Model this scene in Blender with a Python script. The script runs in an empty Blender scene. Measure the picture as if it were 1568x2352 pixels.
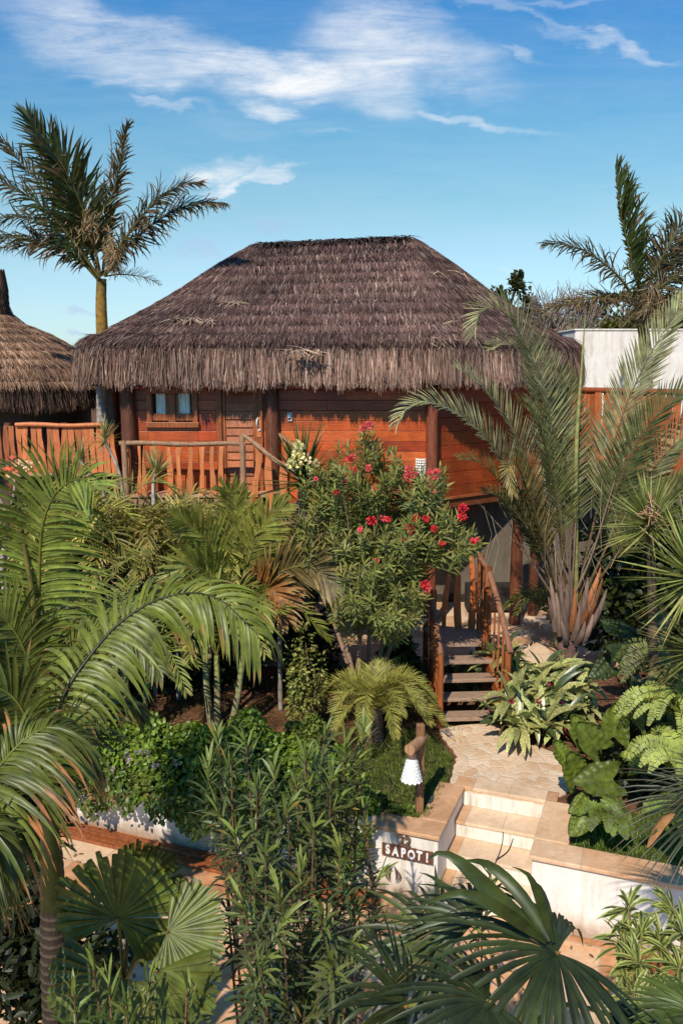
import bpy, math, random
import numpy as np
from mathutils import Vector, Matrix
random.seed(11); RNG = np.random.default_rng(11)
R = math.radians
sc = bpy.context.scene
COL = sc.collection
# ------------------------------------------------------------------ camera model (metres; x right, y away, z up)
CAMZ, PITCH, FPX = 5.0, R(9.5), 1950.0
CP, SP = math.cos(PITCH), math.sin(PITCH)
def at(px, py, Y):
    """world point seen at photo position px,py (1568 wide) at forward distance Y"""
    v = (py-1175.5)/FPX; u = (px-784)/FPX
    z = Y/(CP - v*SP)
    return np.array([u*z, Y, CAMZ - z*(SP+v*CP)])
def on(px, py, zl):
    v = (py-1175.5)/FPX; u = (px-784)/FPX
    z = (CAMZ-zl)/(SP+v*CP)
    return np.array([u*z, z*(CP-v*SP), zl])
cd = bpy.data.cameras.new('camera'); cam = bpy.data.objects.new('camera', cd); COL.objects.link(cam)
cam.location = (0, 0, CAMZ); cam.rotation_euler = (R(90)-PITCH, 0, 0)
cd.sensor_fit = 'VERTICAL'; cd.sensor_height = 36; cd.sensor_width = 24; cd.lens = 36*FPX/2351
cd.clip_start = .05; cd.clip_end = 3000
sc.camera = cam
sc.view_settings.view_transform = 'Standard'; sc.view_settings.look = 'None'; sc.view_settings.exposure = 0; sc.view_settings.gamma = 1

# ------------------------------------------------------------------ materials
class NT:
    def __init__(s, name):
        s.m = bpy.data.materials.new(name); s.m.use_nodes = True; s.t = s.m.node_tree; s.t.nodes.clear()
        s.out = s.t.nodes.new('ShaderNodeOutputMaterial')
    def n(s, typ, **kw):
        nd = s.t.nodes.new('ShaderNode'+typ)
        ins = kw.pop('i', {})
        for k, v in kw.items(): setattr(nd, k, v)
        for k, v in ins.items():
            if hasattr(v, 'is_linked') or hasattr(v, 'links'): s.t.links.new(v, nd.inputs[k])
            else: nd.inputs[k].default_value = v
        return nd
    def ln(s, a, b): s.t.links.new(a, b)
    def mul(s, a, b, typ='MULTIPLY', f=1.0):
        nd = s.n('MixRGB', blend_type=typ); nd.inputs[0].default_value = f if not hasattr(f, 'links') else 1
        if hasattr(f, 'links'): s.ln(f, nd.inputs[0])
        for k, v in ((1, a), (2, b)):
            if hasattr(v, 'links'): s.ln(v, nd.inputs[k])
            else: nd.inputs[k].default_value = (*v, 1) if len(v) == 3 else v
        return nd.outputs[0]
    def ramp(s, fac, stops, interp='LINEAR'):
        nd = s.n('ValToRGB'); nd.color_ramp.interpolation = interp
        while len(nd.color_ramp.elements) < len(stops): nd.color_ramp.elements.new(.5)
        for e, (p, c) in zip(nd.color_ramp.elements, stops):
            e.position = p; e.color = (*c, 1) if len(c) == 3 else c
        s.ln(fac, nd.inputs[0]); return nd.outputs[0]
    def noise(s, scale=5, detail=4, rough=.55, mp=None, dist=0, coord='Object'):
        tc = s.n('TexCoord'); v = tc.outputs[coord]
        if mp:
            m = s.n('Mapping'); m.inputs['Scale'].default_value = mp; s.ln(v, m.inputs[0]); v = m.outputs[0]
        nd = s.n('TexNoise'); nd.inputs['Scale'].default_value = scale; nd.inputs['Detail'].default_value = detail
        nd.inputs['Roughness'].default_value = rough; nd.inputs['Distortion'].default_value = dist
        s.ln(v, nd.inputs['Vector']); return nd.outputs['Fac']
    def finish(s, col, rough=.6, bump=None, bs=.3, bd=.02, spec=.4, transl=0, tcol=None, coat=0, alpha=None):
        p = s.n('BsdfPrincipled')
        if hasattr(col, 'links'): s.ln(col, p.inputs['Base Color'])
        else: p.inputs['Base Color'].default_value = (*col, 1)
        if hasattr(rough, 'links'): s.ln(rough, p.inputs['Roughness'])
        else: p.inputs['Roughness'].default_value = rough
        p.inputs['Specular IOR Level'].default_value = spec
        p.inputs['Coat Weight'].default_value = coat
        if bump is not None:
            b = s.n('Bump'); b.inputs['Strength'].default_value = bs; b.inputs['Distance'].default_value = bd
            s.ln(bump, b.inputs['Height']); s.ln(b.outputs[0], p.inputs['Normal'])
        o = p.outputs[0]
        if transl:
            tr = s.n('BsdfTranslucent'); s.ln(tcol if tcol is not None else col, tr.inputs[0])
            mx = s.n('MixShader'); mx.inputs[0].default_value = transl
            s.ln(o, mx.inputs[1]); s.ln(tr.outputs[0], mx.inputs[2]); o = mx.outputs[0]
        s.ln(o, s.out.inputs[0]); return s.m

def mat_leaf(name, rough, spec, transl):
    t = NT(name); a = t.n('Attribute', attribute_name='Col').outputs['Color']
    nz = t.noise(9, 3, .6)
    v = t.ramp(nz, [(.3, (.50, .47, .34)), (.7, (1.30, 1.17, .72))])
    c = t.mul(a, v)
    tc = t.mul(c, (1.35, 1.45, .6))
    return t.finish(c, rough, None, spec=spec, transl=transl, tcol=tc)
M_LEAF = mat_leaf('leaf', .48, .4, .22)
M_GLOSS = mat_leaf('glossy_leaf', .42, .38, .2)
M_PETAL = mat_leaf('petal', .6, .2, .25)
def mat_bark():
    t = NT('bark'); a = t.n('Attribute', attribute_name='Col').outputs['Color']
    nz = t.noise(14, 6, .7, (1, 1, .25)); v = t.ramp(nz, [(.25, (.45, .42, .4)), (.75, (1.4, 1.35, 1.3))])
    return t.finish(t.mul(a, v), .85, nz, .6, .02, .2)
M_BARK = mat_bark()
def mat_straw():
    t = NT('straw'); a = t.n('Attribute', attribute_name='Col').outputs['Color']
    nz = t.noise(1.3, 4, .6); v = t.ramp(nz, [(.3, (.7, .68, .7)), (.7, (1.25, 1.2, 1.15))])
    return t.finish(t.mul(a, v), .8, None, spec=.25, transl=.06)
M_STRAW = mat_straw()
def mat_thatch():
    t = NT('thatch'); nz = t.noise(30, 8, .75, (1, 1, .12)); big = t.noise(1.1, 4, .6)
    c = t.ramp(nz, [(.3, (.012, .008, .008)), (.55, (.05, .032, .030)), (.8, (.13, .09, .08))])
    c = t.mul(c, t.ramp(big, [(.3, (.65, .62, .68)), (.7, (1.3, 1.2, 1.15))]))
    return t.finish(c, .9, nz, .9, .05, .15)
M_THATCH = mat_thatch()
def mat_stain(name, base, dark, gl=.35):
    t = NT(name); a = t.n('Attribute', attribute_name='Col').outputs['Color']
    g = t.noise(6, 6, .65, (.6, 1, 14), 1.2)
    g2 = t.noise(1.6, 3, .6)
    c = t.ramp(g, [(.25, dark), (.6, base), (.85, tuple(min(1, x*1.35) for x in base))])
    c = t.mul(c, t.ramp(g2, [(.3, (.6, .55, .55)), (.65, (1.15, 1.12, 1.1))]))
    return t.finish(t.mul(c, a), gl, g, .25, .01, .45)
M_PLANK = mat_stain('stained_planks', (.56, .10, .022), (.18, .032, .011))
def mat_round(name, base, dark, rough=.5):
    t = NT(name); a = t.n('Attribute', attribute_name='Col').outputs['Color']
    g = t.noise(9, 6, .65, (3, 3, .5), .8)
    c = t.ramp(g, [(.25, dark), (.6, base), (.85, tuple(min(1, x*1.3) for x in base))])
    return t.finish(t.mul(c, a), rough, g, .4, .01, .35)
M_SLAT = mat_round('pale_slat_wood', (.58, .19, .065), (.34, .09, .03))
M_POST = mat_round('dark_post_wood', (.13, .045, .022), (.035, .014, .008))
M_STAIRW = mat_round('reddish_stair_wood', (.33, .095, .028), (.10, .03, .011), .4)
M_LOG = mat_round('weathered_log', (.36, .2, .11), (.12, .06, .03), .7)
def mat_tread():
    t = NT('worn_tread'); g = t.noise(5, 6, .7, (2, 9, 9), .6)
    return t.finish(t.ramp(g, [(.3, (.19, .11, .07)), (.6, (.36, .24, .165)), (.85, (.46, .33, .24))]), .7, g, .5, .01)
M_TREAD = mat_tread()
def mat_plaster(name, c0, c1, stain=.6, z0=None):
    t = NT(name); a = t.noise(1.8, 6, .65); b = t.noise(7, 5, .7, (1, 1, .12)); f = t.noise(60, 3, .6)
    c = t.ramp(a, [(.3, c0), (.7, c1)])
    c = t.mul(c, t.ramp(b, [(.28, (stain, stain*.9, stain*.78)), (.5, (1, 1, 1))]))
    if z0 is not None:
        g = t.n('NewGeometry'); sx = t.n('SeparateXYZ'); t.ln(g.outputs['Position'], sx.inputs[0])
        n2 = t.noise(5, 5, .7); n3 = t.noise(2.2, 6, .7, (1, 1, .5), .4)
        zz = t.n('Math', operation='MULTIPLY_ADD', i={0: n2, 1: -.34, 2: sx.outputs[2]}); mr = t.n('MapRange', i={0: zz.outputs[0], 1: z0-.12, 2: z0+.16, 3: 0., 4: 1.})
        c = t.mul(c, t.ramp(mr.outputs[0], [(0, (.55, .42, .33)), (.5, (.86, .8, .74)), (1, (1, 1, 1))]))
        c = t.mul(c, t.ramp(n3, [(.34, (.84, .80, .76)), (.52, (1, 1, 1))]))
    return t.finish(c, .85, f, .35, .008, .25)
M_WHITE = mat_plaster('white_plaster', (.68, .61, .54), (.82, .77, .71), .74, -.8)
M_RISER = mat_plaster('painted_riser', (.6, .55, .46), (.78, .74, .66), .55)
M_CREAM_SHADE = mat_plaster('shaded_cream_plaster', (.10, .078, .058), (.15, .12, .09), .8)  # cream wall with the shade under the house put into its dark colour
def mat_tile(name, rot, sx, sy, stops, grout=(.42, .33, .24), mortar=.008):
    t = NT(name); g = t.n('NewGeometry'); mp = t.n('Mapping'); mp.inputs['Rotation'].default_value = (0, 0, rot)
    t.ln(g.outputs['Position'], mp.inputs[0])
    b = t.n('TexBrick'); b.offset = .5; b.inputs['Scale'].default_value = 1; b.inputs['Brick Width'].default_value = sx
    b.inputs['Row Height'].default_value = sy; b.inputs['Mortar Size'].default_value = mortar; b.inputs['Mortar Smooth'].default_value = .3
    b.inputs['Color1'].default_value = (0, 0, 0, 1); b.inputs['Color2'].default_value = (1, 1, 1, 1); b.inputs['Mortar'].default_value = (.5, .5, .5, 1)
    nz0 = t.n('TexNoise'); nz0.inputs['Scale'].default_value = 2.2; t.ln(g.outputs['Position'], nz0.inputs['Vector'])
    wv = t.n('MixRGB', blend_type='MIX'); wv.inputs[0].default_value = .02; t.ln(mp.outputs[0], wv.inputs[1]); t.ln(nz0.outputs['Color'], wv.inputs[2])
    t.ln(wv.outputs[0], b.inputs['Vector'])
    n1 = t.noise(2.6, 6, .65, dist=.6); n2 = t.noise(14, 5, .7); n3 = t.noise(.7, 4, .6)
    av = t.n('Math', operation='MULTIPLY_ADD', i={0: n1, 1: .9, 2: 0.0}); av2 = t.n('Math', operation='MULTIPLY_ADD', i={0: b.outputs['Color'], 1: .75, 2: -.16})
    ad = t.n('Math', operation='ADD', i={0: av.outputs[0], 1: av2.outputs[0]})
    c = t.ramp(ad.outputs[0], stops)
    c = t.mul(c, t.ramp(n2, [(.3, (.84, .8, .76)), (.65, (1.08, 1.06, 1.04))]))
    c = t.mul(c, t.ramp(n3, [(.3, (.8, .76, .72)), (.6, (1.05, 1.05, 1.05))]))
    c = t.mul(c, grout, 'MIX', b.outputs['Fac'])
    inv = t.n('Math', operation='SUBTRACT', i={0: 1.0, 1: b.outputs['Fac']})
    h = t.n('Math', operation='MULTIPLY_ADD', i={0: n2, 1: .35, 2: inv.outputs[0]})
    return t.finish(c, .62, h.outputs[0], .6, .006, .35)
WR = math.atan2(.358, .934)
ST = [(.2, (.22, .10, .05)), (.42, (.55, .26, .12)), (.62, (.66, .37, .2)), (.85, (.68, .47, .3))]
ST2 = [(.15, (.42, .24, .13)), (.4, (.58, .34, .19)), (.65, (.66, .44, .28)), (.9, (.7, .52, .36))]
M_PATIO = mat_tile('patio_stone_tile', WR+R(0), .62, .62, ST)
M_COPE = mat_tile('coping_stone', WR, 1.1, 30, ST2, mortar=.004)
M_STEPT = mat_tile('step_stone', WR, .42, 30, ST2, mortar=.004)
M_TERR = mat_tile('terrace_stone', 0, .45, .45, ST2, mortar=.006)
def mat_flag():
    t = NT('crazy_paving'); g = t.n('NewGeometry'); mp = t.n('Mapping'); mp.inputs['Scale'].default_value = (1, 1, 0)
    t.ln(g.outputs['Position'], mp.inputs[0])
    nz = t.n('TexNoise'); nz.inputs['Scale'].default_value = 4; t.ln(mp.outputs[0], nz.inputs['Vector'])
    wv = t.n('MixRGB', blend_type='MIX'); wv.inputs[0].default_value = .06; t.ln(mp.outputs[0], wv.inputs[1]); t.ln(nz.outputs['Color'], wv.inputs[2])
    v = t.n('TexVoronoi', feature='F1'); v.inputs['Scale'].default_value = 6.5; t.ln(wv.outputs[0], v.inputs['Vector'])
    e = t.n('TexVoronoi', feature='DISTANCE_TO_EDGE'); e.inputs['Scale'].default_value = 6.5; t.ln(wv.outputs[0], e.inputs['Vector'])
    sep = t.n('SeparateColor'); t.ln(v.outputs['Color'], sep.inputs[0])
    c = t.ramp(sep.outputs[0], [(.0, (.60, .40, .25)), (.4, (.66, .48, .33)), (.8, (.70, .55, .41)), (1, (.64, .49, .36))])
    n2 = t.noise(16, 5, .7); n3 = t.noise(1.1, 4, .6)
    c = t.mul(c, t.ramp(n2, [(.3, (.85, .82, .78)), (.65, (1.1, 1.08, 1.05))]))
    c = t.mul(c, t.ramp(n3, [(.35, (.82, .78, .74)), (.6, (1.05, 1.05, 1.05))]))
    gf = t.ramp(e.outputs[0], [(.012, (1, 1, 1)), (.04, (0, 0, 0))])
    c = t.mul(c, (.66, .53, .40), 'MIX', t.mul(gf, (.7, .7, .7)))
    h = t.ramp(e.outputs[0], [(.0, (0, 0, 0)), (.08, (1, 1, 1))])
    return t.finish(c, .75, h, .7, .008, .25)
M_FLAG = mat_flag()
def mat_soil():
    t = NT('garden_soil'); a = t.noise(2.2, 7, .7); b = t.noise(25, 6, .75)
    c = t.ramp(a, [(.3, (.055, .026, .014)), (.5, (.17, .075, .04)), (.72, (.27, .13, .075))])
    c = t.mul(c, t.ramp(b, [(.3, (.6, .6, .6)), (.7, (1.25, 1.25, 1.2))]))
    return t.finish(c, .95, b, .9, .03, .1)
M_SOIL = mat_soil()
def mat_turf():
    t = NT('turf'); a = t.noise(2.5, 6, .7); b = t.noise(40, 5, .75)
    c = t.ramp(a, [(.3, (.045, .065, .018)), (.55, (.07, .085, .025)), (.72, (.17, .10, .05))])
    c = t.mul(c, t.ramp(b, [(.3, (.5, .5, .5)), (.7, (1.3, 1.3, 1.2))]))
    return t.finish(c, .95, b, .9, .03, .1)
M_TURF = mat_turf()
def mat_flat(name, c, rough=.6, bump=0, spec=.4, k=.25):
    t = NT(name); nz = t.noise(12, 5, .65)
    cc = t.ramp(nz, [(.3, tuple(x*(1-k) for x in c)), (.7, tuple(min(1, x*(1+k)) for x in c))])
    return t.finish(cc, rough, nz if bump else None, bump, .01, spec)
M_SHELL = mat_flat('white_shell', (.8, .78, .74), .4, .2)
M_CURT = mat_flat('curtain_cloth', (.82, .80, .70), .9, 0, .2, .1)
M_METAL = mat_flat('pale_metal', (.5, .5, .48), .35)
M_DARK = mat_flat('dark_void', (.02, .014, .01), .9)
M_LETW = mat_flat('white_letter', (.8, .78, .74), .5)
M_SIGN = mat_flat('sign_brown', (.12, .045, .025), .7, .4)
M_BRONZE = mat_flat('carved_wood', (.13, .075, .05), .5, .5)
M_PLAST = mat_flat('switch_plastic', (.68, .66, .62), .4)
M_CABLE = mat_flat('black_cable', (.015, .015, .015), .4)
def mat_glass():
    t = NT('window_glass'); g = t.n('BsdfGlossy'); g.inputs['Roughness'].default_value = .05
    tr = t.n('BsdfTransparent'); f = t.n('Fresnel'); f.inputs[0].default_value = 1.18
    mx = t.n('MixShader'); t.ln(f.outputs[0], mx.inputs[0]); t.ln(tr.outputs[0], mx.inputs[1]); t.ln(g.outputs[0], mx.inputs[2])
    t.ln(mx.outputs[0], t.out.inputs[0]); return t.m
M_GLASS = mat_glass()

# ------------------------------------------------------------------ mesh builder
def nrm(a):
    a = np.asarray(a, float); l = np.linalg.norm(a, axis=-1, keepdims=True); return a/np.maximum(l, 1e-9)
ORIG = {}
class MB:
    def __init__(s): s.v = []; s.c = []; s.q = []; s.t = []; s.n = 0
    def add(s, V, F, C=(1, 1, 1)):
        V = np.asarray(V, float).reshape(-1, 3); F = np.asarray(F, int)
        C = np.asarray(C, float)
        if C.ndim == 1: C = np.tile(C, (len(V), 1))
        s.v.append(V); s.c.append(C.reshape(-1, 3))
        (s.q if F.shape[1] == 4 else s.t).append(F + s.n); s.n += len(V)
    def build(s, name, mat, parent=None, smooth=True, bevel=0):
        me = bpy.data.meshes.new(name)
        V = np.concatenate(s.v); C = np.concatenate(s.c)
        org = ORIG.get(parent.name, np.zeros(3)) if parent else np.zeros(3)
        V = V - org
        q = np.concatenate(s.q) if s.q else np.zeros((0, 4), int); t = np.concatenate(s.t) if s.t else np.zeros((0, 3), int)
        li = np.concatenate([q.ravel(), t.ravel()]).astype(np.int32)
        tot = np.concatenate([np.full(len(q), 4), np.full(len(t), 3)]).astype(np.int32)
        st = np.concatenate([[0], np.cumsum(tot)[:-1]]).astype(np.int32)
        me.vertices.add(len(V)); me.vertices.foreach_set('co', V.astype(np.float32).ravel())
        me.loops.add(len(li)); me.loops.foreach_set('vertex_index', li)
        me.polygons.add(len(tot)); me.polygons.foreach_set('loop_start', st); me.polygons.foreach_set('loop_total', tot)
        me.polygons.foreach_set('use_smooth', np.full(len(tot), bool(smooth)))
        me.update(calc_edges=True)
        at_ = me.attributes.new('Col', 'FLOAT_COLOR', 'POINT')
        at_.data.foreach_set('color', np.concatenate([C, np.ones((len(C), 1))], 1).astype(np.float32).ravel())
        me.materials.append(mat)
        o = bpy.data.objects.new(name, me); COL.objects.link(o)
        if parent: o.parent = parent
        ORIG[o.name] = org
        if bevel:
            b = o.modifiers.new('bevel', 'BEVEL'); b.width = bevel; b.segments = 2; b.limit_method = 'ANGLE'
        return o
    # ---- shapes
    def box(s, c, size, rz=0, col=(1, 1, 1), ax=None):
        hx, hy, hz = np.array(size)/2
        P = np.array([[x, y, z] for z in (-hz, hz) for y in (-hy, hy) for x in (-hx, hx)])
        if ax is not None: Rm = np.array(ax).T      # rows = local axes
        else: Rm = np.array([[math.cos(rz), -math.sin(rz), 0], [math.sin(rz), math.cos(rz), 0], [0, 0, 1]])
        P = P @ Rm.T + np.asarray(c)
        s.add(P, [[0, 2, 3, 1], [4, 5, 7, 6], [0, 1, 5, 4], [2, 6, 7, 3], [0, 4, 6, 2], [1, 3, 7, 5]], col)
    def beam(s, a, b, w, h, col=(1, 1, 1), up=(0, 0, 1)):
        a = np.array(a, float); b = np.array(b, float); d = nrm(b-a); sd = nrm(np.cross(d, up)); u = np.cross(sd, d)
        s.box((a+b)/2, (np.linalg.norm(b-a), w, h), ax=[d, sd, u], col=col)
    def prism(s, poly, z0, z1, col=(1, 1, 1)):
        """poly: CCW list of xy"""
        P = np.array(poly, float); n = len(P)
        V = np.concatenate([np.c_[P, np.full(n, z0)], np.c_[P, np.full(n, z1)]])
        F = [[i, (i+1) % n, n+(i+1) % n, n+i] for i in range(n)]
        s.add(V, F, col)
        cv = np.array([[P[:, 0].mean(), P[:, 1].mean(), z1]]); 
        s.add(np.concatenate([np.c_[P, np.full(n, z1)], cv]), [[i, (i+1) % n, n] for i in range(n)], col)
    def tube(s, pts, rad, sides=8, col=(1, 1, 1), cap=True, wob=0):
        pts = np.array(pts, float); n = len(pts); rad = np.broadcast_to(np.asarray(rad, float), (n,)).copy()
        T = nrm(np.gradient(pts, axis=0)); ref = np.array([0, 0, 1.]) if abs(T[0][2]) < .9 else np.array([1., 0, 0])
        V = []
        u = nrm(np.cross(T[0], ref))
        for i in range(n):
            u = nrm(u - T[i]*np.dot(u, T[i])); w = np.cross(T[i], u)
            a = np.arange(sides)*2*math.pi/sides
            rr = rad[i]*(1+wob*RNG.uniform(-1, 1, sides))
            V.append(pts[i] + (np.cos(a)*rr)[:, None]*u + (np.sin(a)*rr)[:, None]*w)
        V = np.concatenate(V)
        F = [[i*sides+j, i*sides+(j+1) % sides, (i+1)*sides+(j+1) % sides, (i+1)*sides+j] for i in range(n-1) for j in range(sides)]
        C = np.asarray(col, float)
        if C.ndim == 2: C = np.repeat(C, sides, axis=0)
        s.add(V, F, C)
        if cap:
            for k in (0, n-1):
                ring = V[k*sides:(k+1)*sides]
                cc = C if C.ndim == 1 else np.concatenate([C[k*sides:(k+1)*sides], C[k*sides:k*sides+1]])
                s.add(np.concatenate([ring, [pts[k]]]), [[j, (j+1) % sides, sides] for j in range(sides)], cc)
    def ribbons(s, P, Wv, fold=.3, C=None, edge=None):
        """P (M,K+1,3) centre lines, Wv (M,K+1,3) half-width vectors; edge multiplies edge colours"""
        M, K1, _ = P.shape
        d = np.gradient(P, axis=1); N = nrm(np.cross(Wv, d)); wl = np.linalg.norm(Wv, axis=2, keepdims=True)
        V = np.stack([P-Wv, P+N*wl*(-fold), P+Wv], 2).reshape(-1, 3)
        idx = np.arange(M*K1*3).reshape(M, K1, 3)
        q = []
        for j in (0, 1):
            q.append(np.stack([idx[:, :-1, j], idx[:, :-1, j+1], idx[:, 1:, j+1], idx[:, 1:, j]], -1).reshape(-1, 4))
        CC = np.repeat(C[:, :, None, :], 3, axis=2).copy()
        if edge is not None:
            CC[:, :, 0] = edge; CC[:, :, 2] = edge
        s.add(V, np.concatenate(q), CC.reshape(-1, 3))

def grp(names): pass
def tag(o, label=None, cat=None, group=None, kind=None):
    if label: o['label'] = label
    if cat: o['category'] = cat
    if group: o['group'] = group
    if kind: o['kind'] = kind
    return o
def empty(name, loc, label=None, cat=None, group=None):
    o = bpy.data.objects.new(name, None); COL.objects.link(o); o.location = tuple(loc); o.empty_display_size = .2
    ORIG[o.name] = np.array(loc, float); return tag(o, label, cat, group)
def curve(pts, n):
    """Catmull-Rom through control points, n samples, even arc length"""
    P = np.array(pts, float)
    if len(P) == 2: P = np.array([P[0], (P[0]+P[1])/2, P[1]])
    Q = np.concatenate([[2*P[0]-P[1]], P, [2*P[-1]-P[-2]]]); out = []
    for i in range(1, len(Q)-2):
        for t in np.linspace(0, 1, 14, endpoint=False):
            a, b, c, d = Q[i-1], Q[i], Q[i+1], Q[i+2]
            out.append(.5*((2*b)+(-a+c)*t+(2*a-5*b+4*c-d)*t*t+(-a+3*b-3*c+d)*t**3))
    out.append(P[-1]); out = np.array(out)
    L = np.concatenate([[0], np.cumsum(np.linalg.norm(np.diff(out, axis=0), axis=1))])
    s = np.linspace(0, L[-1], n)
    return np.stack([np.interp(s, L, out[:, k]) for k in range(3)], 1), L[-1]

TP = {'lance': [.35, .85, 1, .8, .04], 'long': [.4, .85, 1, 1, .92, .72, .4, .03], 'strap': [.75, 1, 1, .8, .05], 'spike': [1, .95, .75, .45, .03],
      'ovate': [.1, .85, 1, .65, .03], 'wide': [.15, .6, 1, 1.0, .45], 'grass': [1, .8, .5, .05]}
def leafset(mb, B, D, U, L, w, taper='lance', droop=.3, fold=.3, col=(.08, .1, .03), cv=.25, tip=None, tipp=0, edge=None, tw=.3, curl=0, hue=.06, g=(0, 0, -1), tipn=1):
    """many leaves: bases B (M,3), directions D, ups U, lengths L, half-widths w"""
    B = np.asarray(B, float); M = len(B)
    if M == 0: return
    tp = np.array(TP[taper] if isinstance(taper, str) else taper); K = len(tp)-1
    D = nrm(np.broadcast_to(D, (M, 3))); U = np.broadcast_to(U, (M, 3)).astype(float)
    L = np.broadcast_to(L, (M,)); w = np.broadcast_to(w, (M,)); dr = np.broadcast_to(droop, (M,))
    U = U + RNG.normal(0, tw, (M, 3)); Wd = nrm(np.cross(D, U))
    g = np.asarray(g, float); cr = RNG.normal(0, 1, (M, 3))*curl
    P = np.zeros((M, K+1, 3)); Wv = np.zeros((M, K+1, 3)); P[:, 0] = B; d = D.copy()
    for k in range(K+1):
        if k:
            P[:, k] = P[:, k-1] + d*(L/K)[:, None]
            d = nrm(d + g*(dr*1.6/K)[:, None] + cr/K*(k/K)*2)
        W = nrm(Wd - d*np.sum(Wd*d, 1, keepdims=True)); Wv[:, k] = W*(w*tp[k])[:, None]
    c = np.broadcast_to(np.asarray(col, float), (M, 3)) * (1+RNG.uniform(-cv, cv, (M, 1))) * (1+RNG.uniform(-hue, hue, (M, 3)))
    C = np.repeat(c[:, None, :], K+1, 1).copy()
    if tip is not None:
        m = RNG.random(M) < tipp; C[m, -1] = tip; m2 = m & (RNG.random(M) < .5); C[m2, -2] = np.asarray(tip)*.8+C[m2, -2]*.2
        for j in range(2, tipn+1): m2 = m2 & (RNG.random(M) < .8); C[m2, -j-1] = np.asarray(tip)*.85+C[m2, -j-1]*.15 if j < K else C[m2, -j-1]
    mb.ribbons(P, Wv, fold, C, edge)

def frond(mb, pts, n=34, L=.5, w=.018, hint=(0, -.6, .8), a0=62, a1=24, droop=.35, lift=.12, col=(.08, .11, .03), cv=.22,
          tip=(.24, .15, .07), tipp=.25, bare=.14, rw=.014, rcol=None, curl=.1, jit=.12, fold=.3, lb=1, rb=1, taper='lance', fmin=.5, tail=.65, sides=5, tipn=1):
    P, tot = curve(pts, 26); T = nrm(np.gradient(P, axis=0)); s_ = np.linspace(0, 1, 26)
    if tot < .05: return
    t = np.linspace(bare, 1, n)
    for sd, on_ in ((-1, lb), (1, rb)):
        if not on_: continue
        tt = np.clip(t + RNG.uniform(-.4, .4, n)/n, 0, 1)
        B = np.stack([np.interp(tt, s_, P[:, k]) for k in range(3)], 1); Tt = nrm(np.stack([np.interp(tt, s_, T[:, k]) for k in range(3)], 1))
        H = np.array(hint, float); N = nrm(H - Tt*(Tt@H)[:, None]); S = np.cross(Tt, N)
        q = (tt-bare)/(1-bare); a = np.radians(a0+(a1-a0)*q) + RNG.normal(0, jit*.6, n)
        D = nrm(S*sd*np.sin(a)[:, None] + Tt*np.cos(a)[:, None] + N*(lift+RNG.normal(0, jit, n))[:, None])
        Ln = L*on_*np.minimum(1, fmin+2.4*q)*(1-tail*q**3)*RNG.uniform(.85, 1.1, n)
        leafset(mb, B, D, N, Ln, w*(.55+.45*Ln/L), taper, droop*RNG.uniform(.6, 1.4, n), fold, col, cv, tip, tipp, tw=.15, curl=curl, tipn=tipn)
    rc = np.asarray(rcol if rcol is not None else np.array(col)*1.15)
    mb.tube(P, rw*(1.0-.85*s_), sides, rc)

def rot_dirs(M, el0, el1, az0=0, az1=2*math.pi):
    az = RNG.uniform(az0, az1, M); el = RNG.uniform(el0, el1, M)
    return np.stack([np.cos(az)*np.cos(el), np.sin(az)*np.cos(el), np.sin(el)], 1)
# ------------------------------------------------------------------ light and sky
SUN_EL, SUN_AZ = R(43), R(200)           # azimuth clockwise from +Y
sd_ = np.array([math.sin(SUN_AZ)*math.cos(SUN_EL), math.cos(SUN_AZ)*math.cos(SUN_EL), math.sin(SUN_EL)])
ld = bpy.data.lights.new('sun', 'SUN'); ld.energy = 5.3; ld.angle = R(.53); ld.color = (1, .92, .79)
lo = bpy.data.objects.new('sun', ld); COL.objects.link(lo)
lo.rotation_euler = Vector(sd_).to_track_quat('Z', 'Y').to_euler()
w = bpy.data.worlds.new('World'); sc.world = w; w.use_nodes = True; nt = w.node_tree; nt.nodes.clear()
class WN(NT):
    def __init__(s): s.t = nt; s.out = nt.nodes.new('ShaderNodeOutputWorld')
t = WN()
sky = t.n('TexSky', sky_type='NISHITA'); sky.sun_disc = False; sky.sun_elevation = SUN_EL; sky.sun_rotation = SUN_AZ
sky.altitude = 0; sky.air_density = 1.0; sky.dust_density = .35; sky.ozone_density = 2.2
tc = t.n('TexCoord'); sx = t.n('SeparateXYZ'); t.ln(tc.outputs['Generated'], sx.inputs[0])
ymax = t.n('Math', operation='MAXIMUM', i={0: sx.outputs[1], 1: .05})
gx = t.n('Math', operation='DIVIDE', i={0: sx.outputs[0], 1: ymax.outputs[0]})
gz = t.n('Math', operation='DIVIDE', i={0: sx.outputs[2], 1: ymax.outputs[0]})
pl = t.n('CombineXYZ', i={0: gx.outputs[0], 1: gz.outputs[0]})
def wn(scale, mp, detail=6, rough=.6, dist=0.):
    m = t.n('Mapping'); m.inputs['Scale'].default_value = mp; m.inputs['Rotation'].default_value = (0, 0, R(8)); t.ln(pl.outputs[0], m.inputs[0])
    nd = t.n('TexNoise'); nd.inputs['Scale'].default_value = scale; nd.inputs['Detail'].default_value = detail
    nd.inputs['Roughness'].default_value = rough; nd.inputs['Distortion'].default_value = dist; t.ln(m.outputs[0], nd.inputs['Vector']); return nd
warp = wn(5, (1, 2, 1), 5, .6)
w0 = t.n('VectorMath', operation='SUBTRACT', i={0: warp.outputs['Color']}); w0.inputs[1].default_value = (.5, .5, .5)
w1 = t.n('VectorMath', operation='SCALE', i={0: w0.outputs[0]}); w1.inputs['Scale'].default_value = .13
wp = t.n('VectorMath', operation='ADD', i={0: pl.outputs[0], 1: w1.outputs[0]})
def G(px, py):
    p = at(px, py, 1.0); return p[0], p[2]-CAMZ
acc = None
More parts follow.
